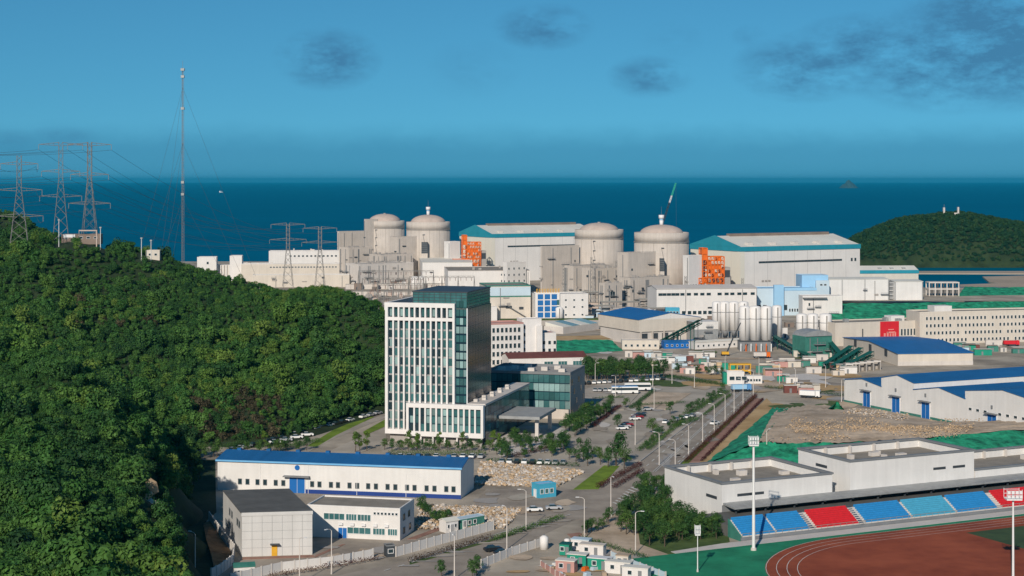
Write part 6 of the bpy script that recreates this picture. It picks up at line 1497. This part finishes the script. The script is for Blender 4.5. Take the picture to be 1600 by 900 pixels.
for (x, y) in line((915, 838), (980, 812), 9, 7): tree(x, y, R.uniform(.4, .75), 'young tree in the planted corner beside the junction', 'trees at the junction corner')
for (x, y) in ((738, 905), (690, 904), (745, 898)): tree(x, y, .7, 'small dark bush tree on the verge near the hoarding', 'verge trees')
for (x, y) in line((1055, 582), (1130, 588), 9, 4): tree(x, y, R.uniform(.5, .8), 'small tree beside the road behind the car park', 'trees by the crossing')
for (x, y) in line((655, 800), (700, 828), 9, 5): tree(x, y, R.uniform(.5, .8), 'low green tree beside the site office rubble', 'trees by the site office')
for (x, y) in line((285, 712), (338, 716), 8, 4): tree(x, y, R.uniform(.7, 1.0), 'dark tree at the shaded end of the long warehouse', 'trees at the warehouse end')
for (x, y) in [(R.uniform(276, 332), R.uniform(716, 790)) for _ in range(40)]:
    if x < 330 - (y - 716) * .45: tree(x, y, R.uniform(.6, 1.0), 'tree in the shaded hollow between the spur and the boundary wall', 'trees in the shaded hollow')
for (x, y) in line((770, 598), (800, 590), 7, 4) + line((775, 606), (800, 600), 5, 3): tree(x, y, R.uniform(.9, 1.3), 'dark tree behind the office tower link', 'trees behind the tower')

# ------------------------------------------------------------------ street lamps
def lamp_mesh(h_):
    b = MB(); b.tube((0, 0, 0), (0, 0, h_), .15, .09, 8); q = MB(); q.path([(0, 0, h_ - .1), (.5, 0, h_ + .35), (1.6, 0, h_ + .5)], .06)
    l_ = MB(); l_.box(1.3, 2.2, -.16, .16, h_ + .42, h_ + .56); f = MB(); f.tube((0, 0, 0), (0, 0, .7), .2, .18, 8)
    return b.mesh('pole', MATS['pole_grey']), q.mesh('arm', MATS['pole_grey']), l_.mesh('lamp_head', MATS['frame_white']), f.mesh('base', MATS['concrete_light'])
LM = {}
def lamp(x, y, h_, lab, grp, rz=0.0):
    if h_ not in LM: LM[h_] = lamp_mesh(h_)
    e = thing('street_lamp', lab, 'street lamp', P(x, y), rz, grp)
    for me, nm in zip(LM[h_], ('pole', 'arm', 'lamp_head', 'base')): child(me, nm, e)
for (x, y) in ((1030, 727), (1055, 740), (1076, 713), (1098, 693), (1116, 677), (1133, 659), (1147, 645), (1161, 632), (1177, 618)): lamp(x, y, 10, 'grey street lamp in the row along the avenue', 'lamps along the avenue', PI - .4)
for (x, y, lab) in ((913, 842, 'street lamp at the planted corner of the junction'), (954.5, 804, 'street lamp at the bend opposite the bright lawn'), (792, 859, 'street lamp beside the white hoarding'), (710, 905, 'street lamp on the road edge below the yard wall'), (822, 828, 'street lamp behind the verge hedge'), (993, 866, 'street lamp between brick path and planted corner'), (518, 897, 'street lamp in the pale grey hall yard'), (468, 912, 'street lamp by the wall of the pale grey hall yard'), (305, 904, 'street lamp on the dark hollow edge'), (992.5, 695, 'street lamp at the car park exit island'), (1198, 722, 'street lamp on the netted slope')): lamp(x, y, 10, lab, None, R.uniform(0, 6))
for (x, y) in ((1133, 589), (1218, 600), (1243, 611), (1315, 628), (1050, 600), (1085, 606), (930, 600), (1020, 604), (1290, 606), (1186, 590), (962, 622), (1022, 640)): lamp(x, y, 9, 'street lamp standing around the crossing and upper car park', 'lamps around the crossing', R.uniform(0, 6))

# ------------------------------------------------------------------ vehicles
def car_mesh(paint):
    b = MB(); b.prism([(-2.2, -.86), (2.2, -.86), (2.2, .86), (-2.2, .86)], .28, [.82, .78, .78, .82])
    b.prism([(-1.9, -.8), (1.9, -.8), (1.9, .8), (-1.9, .8)], .7, .92)
    g = MB(); g.cur = 0
    lo = [(-1.5, -.76), (.95, -.76), (.95, .76), (-1.5, .76)]; hi = [(-1.05, -.62), (.25, -.62), (.25, .62), (-1.05, .62)]
    i = 0; g.v += [(*p, .9) for p in lo] + [(*p, 1.4) for p in hi]
    for k in range(4): g.f.append((k, (k + 1) % 4, 4 + (k + 1) % 4, 4 + k)); g.m.append(0)
    g.f.append((4, 5, 6, 7)); g.m.append(1)
    return b.mesh('body', MATS[paint]), g.mesh('cabin', [MATS['glass_dark'], MATS[paint]])
WH = MB().lathe([(.32, -.1), (.32, .1)], 12).mesh('wheel', MATS['tyre'])
CARS = {'white': car_mesh('white_paint'), 'silver': car_mesh('silver_paint'), 'black': car_mesh('black_paint'), 'dark red': car_mesh('crimson_paint')}
def car(x, y, rz, colr, where, grp):
    e = thing('parked_car', colr + ' car ' + where, 'car', P(x, y) + Vector((0, 0, ZL[0])), rz, grp); a, c = CARS[colr]
    child(a, 'body', e); child(c, 'cabin', e)
    for sx in (-1.35, 1.35):
        for sy in (-.8, .8): o = child(WH, 'wheel', e, (sx, sy, .32)); o.rotation_euler = (PI / 2, 0, 0)
CW = ['white', 'white', 'silver', 'black', 'dark red', 'white', 'silver']
def car_row(a, c, n, rz, where, grp, pal=CW, skip=.0, seed=1):
    rr = random.Random(seed)
    for i in range(n):
        if rr.random() < skip: continue
        t = i / max(1, n - 1); car(a[0] + (c[0] - a[0]) * t, a[1] + (c[1] - a[1]) * t, rz + rr.uniform(-.06, .06), rr.choice(pal), where, grp)
car_row((972, 672), (1012, 642), 11, .25, 'parked in the bays beside the single car park trees', 'cars in the main bays', ['white', 'dark red', 'black', 'silver', 'dark red'], .12, 1)
car_row((1040, 662), (1082, 652), 6, 1.2, 'parked beside the planted island by the avenue', 'cars at the island', ['white', 'black', 'silver'], .1, 2)
car_row((912, 601), (1036, 594), 16, 1.4, 'parked in the shade of the tree belt', 'cars below the tree belt', ['black', 'silver', 'black', 'white'], .1, 3)
car_row((364, 706), (590, 648), 22, 1.1, 'parked along the foot of the wooded hill', 'cars along the hill foot', ['white', 'silver', 'black', 'silver', 'white'], .15, 4)
car_row((784, 724), (880, 726), 9, 1.45, 'parked in the forecourt row above the rubble', 'cars above the rubble', CW, .1, 5)
car_row((612, 716), (752, 716), 11, 1.4, 'parked in front of the office tower wing', 'cars before the tower', ['white', 'white', 'silver', 'black'], .2, 6)
car_row((430, 694), (480, 682), 4, .2, 'parked beside the drive behind the long warehouse', 'cars by the drive', ['white', 'silver'], 0, 7)
car_row((930, 612), (962, 612), 5, 1.4, 'parked left of the white coaches', 'cars by the coaches', ['silver', 'white', 'dark red'], 0, 8)
car_row((786, 868), (770, 862), 2, .4, 'stopped on the roadside by the hoarding', 'cars by the hoarding', ['black'], 0, 9)
car_row((865, 797), (835, 800), 2, .1, 'waiting at the yard entrance barrier', 'cars at the barrier', ['silver', 'white'], 0, 10)
car_row((1117, 664), (1120, 666), 1, .9, 'driving on the avenue', 'cars on the avenue', ['white'], 0, 11)
for k, (x, y, rz) in enumerate(((976, 616, .08), (996, 611, .08))):
    e = thing('coach', ('white coach with blue roof parked beside the cars', 'white coach with pale roof next to the planted divider')[k], 'coach', P(x, y) + Vector((0, 0, ZL[0])), rz)
    MB().box(-5.6, 5.6, -1.25, 1.25, .45, 3.1).build('body', MATS['white_paint'], e); MB().box(-5.5, 5.5, -1.28, 1.28, 1.6, 2.6).build('window_band', MATS['glass_dark'], e); MB().box(-5.4, 5.4, -1.2, 1.2, 3.1, 3.3).build('roof', MATS['bus_blue'] if k != 1 else MATS['white_roof'], e)
    for sx in (-3.6, 3.4):
        for sy in (-1.15, 1.15): o = child(WH, 'wheel', e, (sx, sy, .5)); o.rotation_euler = (PI / 2, 0, 0); o.scale = (1.5, 1.5, 1.5)
def truck(lab, x, y, rz, cabm, bedm):
    e = thing('truck', lab, 'truck', P(x, y) + Vector((0, 0, ZL[0])), rz); MB().box(2.4, 4.2, -1.2, 1.2, .6, 3.0).build('cab', MATS[cabm], e); MB().box(-4.2, 2.2, -1.25, 1.25, 1.0, 2.9).build('bed', MATS[bedm], e); MB().box(4.0, 4.24, -1.0, 1.0, 1.8, 2.7).build('windscreen', MATS['glass_dark'], e); MB().box(-4.2, 4.0, -.9, .9, .5, .98).build('chassis', MATS['dark_metal'], e)
    for sx in (-3, -1.8, 3.2):
        for sy in (-1.1, 1.1): o = child(WH, 'wheel', e, (sx, sy, .48)); o.rotation_euler = (PI / 2, 0, 0); o.scale = (1.5, 1.5, 1.5)
truck('pale blue truck turning at the crossing below the gatehouse', 1158, 612, .2, 'bus_blue', 'skyblue_clad'); truck('white box truck on the road beside the green heap', 1266, 622, -.4, 'white_paint', 'white_paint'); truck('red tipper truck in front of the long dormitory', 1580, 541, .05, 'red_paint', 'red_paint'); truck('orange mixer truck by the silos', 1190, 560, .05, 'orange_steel', 'concrete_light')

# ------------------------------------------------------------------ pylons, mast, power lines
def pylon(lab, x, ybase, ytop, d, arms, w=4.2, grp=None, yaw=.25):
    b0, zt = at(x, ybase, d), zat(ytop, d); zb = b0.z; h_ = zt - zb; e = thing('pylon', lab, 'pylon', (b0.x, b0.y, zb - 1.0), yaw, grp)
    def half(z): t = z / h_; return (w * (1 - t / .62) + 1.1 * (t / .62)) if t < .62 else 1.1
    lv = [0, .14, .26, .37, .47, .55, .62, .7, .78, .86, .94, 1.0]
    cor = [(1, 1), (-1, 1), (-1, -1), (1, -1)]
    for c in cor:
        b = MB()
        for a_, c_ in zip(lv[:-1], lv[1:]): b.tube((c[0] * half(a_ * h_), c[1] * half(a_ * h_), a_ * h_ ), (c[0] * half(c_ * h_), c[1] * half(c_ * h_), c_ * h_), .13)
        b.build('leg', MATS['galv'], e)
    b = MB()
    for a_, c_ in zip(lv[:-1], lv[1:]):
        for k in range(4):
            p, q = cor[k], cor[(k + 1) % 4]; ha, hc = half(a_ * h_), half(c_ * h_)
            b.tube((p[0] * ha, p[1] * ha, a_ * h_), (q[0] * hc, q[1] * hc, c_ * h_), .07); b.tube((q[0] * ha, q[1] * ha, a_ * h_), (p[0] * hc, p[1] * hc, c_ * h_), .07)
    b.build('bracing', MATS['galv'], e)
    tips = []
    for (t, L) in arms:
        z = t * h_; b = MB()
        for s_ in (-1, 1):
            for yy in (-1, 1): b.tube((s_ * 1.1, yy * 1.0, z + 1.3), (s_ * L, 0, z + .3), .12); b.tube((s_ * 1.1, yy * 1.0, z - .3), (s_ * L, 0, z + .3), .12)
            for k in range(1, 4): xx = s_ * (1.1 + (L - 1.1) * k / 4); b.tube((xx, 0, z + 1.3 - k * .3), (xx, 0, z - .2 + k * .1), .09)
        b.build('crossarm', MATS['galv'], e)
        b = MB()
        for s_ in (-1, 1): b.tube((s_ * L, 0, z + .2), (s_ * L, 0, z - 2.6), .13)
        b.build('insulator', MATS['steel_grey'], e)
        for s_ in (-1, 1):
            v = Matrix.Rotation(yaw, 3, 'Z') @ Vector((s_ * L, 0, z - 2.6)); tips.append(Vector((b0.x, b0.y, zb - 1.0)) + v)
    return tips
A3 = ((.62, 11), (.80, 9.0), (.97, 6.5))
t1 = pylon('grey lattice pylon with three crossarms standing lowest on the far ridge end', 30, 376, 240, 830, ((.30, 11.5), (.60, 11), (.90, 9)), grp='ridge pylons')
t2 = pylon('tall lattice pylon in the middle of the ridge', 95, 374, 219, 900, ((.45, 11), (.70, 10), (.97, 11.5)), grp='ridge pylons')
t3 = pylon('tall lattice pylon on the ridge nearest the guyed mast', 140, 380, 219, 895, ((.40, 11), (.68, 10), (.97, 11.5)), grp='ridge pylons', yaw=.1)
t4 = pylon('lattice pylon above the white buildings, left of the pair', 450, 446, 347, 1180, ((.74, 13), (.98, 12)), 3.6, 'plant pylons')
t5 = pylon('lattice pylon above the white buildings, right of the pair', 500, 448, 352, 1180, ((.74, 13), (.97, 12)), 3.6, 'plant pylons')
def wire(a, c, sag, lab='thin dark power line strung over the wooded hill', r=.075):
    b = MB(); n = 18; b.path([a.lerp(c, i / n) - Vector((0, 0, sag * 4 * (i / n) * (1 - i / n))) for i in range(n + 1)], r, 3)
    return tag(b.build('power_line', MATS['wire']), lab, 'power line', 'power lines')
for a, c in zip(t2, [t4[i % 4] for i in range(6)]): wire(a, c, 10)
for a, c in zip(t3, [t5[i % 4] for i in range(6)]): wire(a, c, 10)
for a in t2 + t3: wire(a, Vector((a.x - 150, a.y - 40, a.z + 4)), 5, 'thin dark power line leading off beyond the ridge pylons')
for a in t1: wire(a, Vector((a.x - 60, a.y - 60, a.z + 2)), 2, 'thin dark power line on the lowest ridge pylon'); wire(a, Vector((t2[0].x - 2, t2[0].y, a.z + 2)), 2, 'thin dark power line between two ridge pylons')
md = 940.0; b0 = at(285.5, 412, md); zt = zat(106, md)
e = thing('guyed_mast', 'very tall thin guyed lattice mast at the edge of the wooded ridge', 'mast', (b0.x, b0.y, b0.z - 2)); h_ = zt - b0.z + 2
for k in range(3):
    t = k * 2.094; MB().tube((math.cos(t) * .8, math.sin(t) * .8, 0), (math.cos(t) * .55, math.sin(t) * .55, h_), .09).build('leg', MATS['galv'], e)  # steel grey picked to put distance haze into the mast's colour
b = MB(); n = 70
for i in range(n):
    for k in range(3):
        t0, t1_ = k * 2.094, (k + 1) * 2.094; b.tube((math.cos(t0) * .72, math.sin(t0) * .72, h_ * i / n), (math.cos(t1_) * .72, math.sin(t1_) * .72, h_ * (i + 1) / n), .045)
b.build('bracing', MATS['galv'], e)
for (f, s_) in ((.985, 1.0), (.95, .9), (.79, .9), (.42, .8), (.36, .8)): MB().box(-s_, s_, -s_, s_, h_ * f, h_ * f + 1.4).build('platform', MATS['steel_grey'], e)
MB().tube((0, 0, h_), (0, 0, h_ + 4), .08).build('aerial', MATS['galv'], e)
for f, rr_ in ((.9, 42), (.62, 34), (.34, 24)):
    for k in range(3):
        t = k * 2.094 + .4; MB().tube((0, 0, h_ * f), (math.cos(t) * rr_, math.sin(t) * rr_, -6), .06, n=3).build('guy_wire', MATS['wire'], e)

# ------------------------------------------------------------------ things on the ridge, headland and sea
def ridge(x, d):
    X = (x - 800) * d / FPX; return Vector((X, d, float(hill_z(np.array([[X, d]]))[0])))
for (x, d, ht, lab) in ((92, 855, 14, 'white pole at the end of the brown ridge hut'), (157, 850, 11, 'white pole beside the pale frame on the ridge'), (221, 845, 11, 'taller white pole on the bare ridge shoulder'), (236, 840, 10, 'shorter pole on the ridge shoulder')):
    p = ridge(x, d); e = thing('ridge_pole', lab, 'pole', p); MB().tube((0, 0, -1), (0, 0, ht), .2, .14, 6).build('pole', MATS['pole_white'], e); MB().box(-.5, .5, -.3, .3, ht - .2, ht + .5).build('lamp_head', MATS['steel_grey'], e)
p = ridge(124, 850); e = thing('barrier_frame', 'pale orange open goal-like frame on the ridge', 'frame', p)
w_ = 27 * 850 / FPX; MB().box(w_ - .25, w_ + .25, -.25, .25, -1, 8.2).build('post', MATS['dome_pink'], e); MB().box(0, w_ - .25, -.22, .22, 7.6, 8.2).build('crossbar', MATS['dome_pink'], e); MB().box(-.25, .0, -.25, .25, -1, 8.2).build('post', MATS['concrete_dark'], e)
p = ridge(96, 868); B = Bld('ridge_hut', 'long low brown-roofed hut on top of the ridge', o=p + Vector((0, 0, -1)), u=Vector((1, .1, 0)), L=20, D=8, h=5.0, cat='hut'); B.walls(MATS['brown_roof']); B.flat_roof(MATS['brown_roof'], MATS['brown_roof'], ph=.3); B.wins('front', lin(2.5, 17.5, 5), [3.0], 1.6, 1.0)
B.part(MB().box(1, 7, -.3, 0, 3.6, 5.2), 'signboard', MATS['frame_white'])
p = ridge(228, 850); B = Bld('ridge_hut', 'small pale hut between the two poles on the ridge shoulder', o=p + Vector((0, 0, -1)), u=Vector((1, 0, 0)), L=7, D=5, h=5.0, cat='hut'); B.walls(MATS['beige_wall']); B.flat_roof(MATS['dome_pink'], MATS['beige_wall'], ph=.3); B.wins('front', [2, 5], [2.6], 1.2, 1.0)
hx = lambda x: (x - 800) * 2000 / FPX
hzf = lambda X: float(headland_z(np.array([X]), np.array([2000.0]))[0])
e = thing('headland_station', 'pale station with two towers and low base on the headland top', 'station', (hx(1474), 2000, hzf(hx(1485)) - 1))
MB().box(0, 19, 0, 8, 0, 5.2).build('base_block', MATS['concrete_light'], e); MB().box(0, 2.0, 0, 3, 5.2, 11.5).build('tower', MATS['concrete_light'], e); MB().box(17.2, 19, 0, 3, 5.2, 12.0).build('tower', MATS['concrete_light'], e); MB().tube((1.5, 2, 11.5), (1.5, 2, 15), .2).build('aerial', MATS['galv'], e)
for k in range(4): child(win_mesh(1.4, 1.2, 'glass_dark', 'trim_grey'), 'window', e, (3 + k * 4.2, 0, 2.6))
sd = 14000.0; e = thing('ship', 'tiny white ship far out on the sea', 'ship', Vector(((345 - 800) * sd / FPX, sd, SEA_Z)))
MB().prism([(-14, -3), (12, -3), (17, 0), (12, 3), (-14, 3)], -1, 4.5).build('hull', MATS['white_paint'], e); MB().box(-11, -4, -2.4, 2.4, 4.5, 13).build('superstructure', MATS['white_paint'], e); MB().tube((4, 0, 4.5), (4, 0, 15), .5).build('mast', MATS['white_paint'], e)
# ------------------------------------------------------------------ sea haze: one closed box of thin even air
hm = bpy.data.materials.new('haze_air'); hm.use_nodes = True; hn, hl = hm.node_tree.nodes, hm.node_tree.links
hn.remove(hn['Principled BSDF']); pv = hn.new('ShaderNodeVolumePrincipled')
pv.inputs['Color'].default_value = (0.03, 0.66, 0.99, 1); pv.inputs['Density'].default_value = 2.6e-5; pv.inputs['Anisotropy'].default_value = 0.2
hl.new(pv.outputs[0], hn['Material Output'].inputs['Volume'])
hz_o = MB().box(-62000, 62000, -400, 81000, -16, 175).build('haze', hm)
kind(hz_o, 'stuff'); tag(hz_o, 'thin blue sea haze over the whole bay', 'haze')
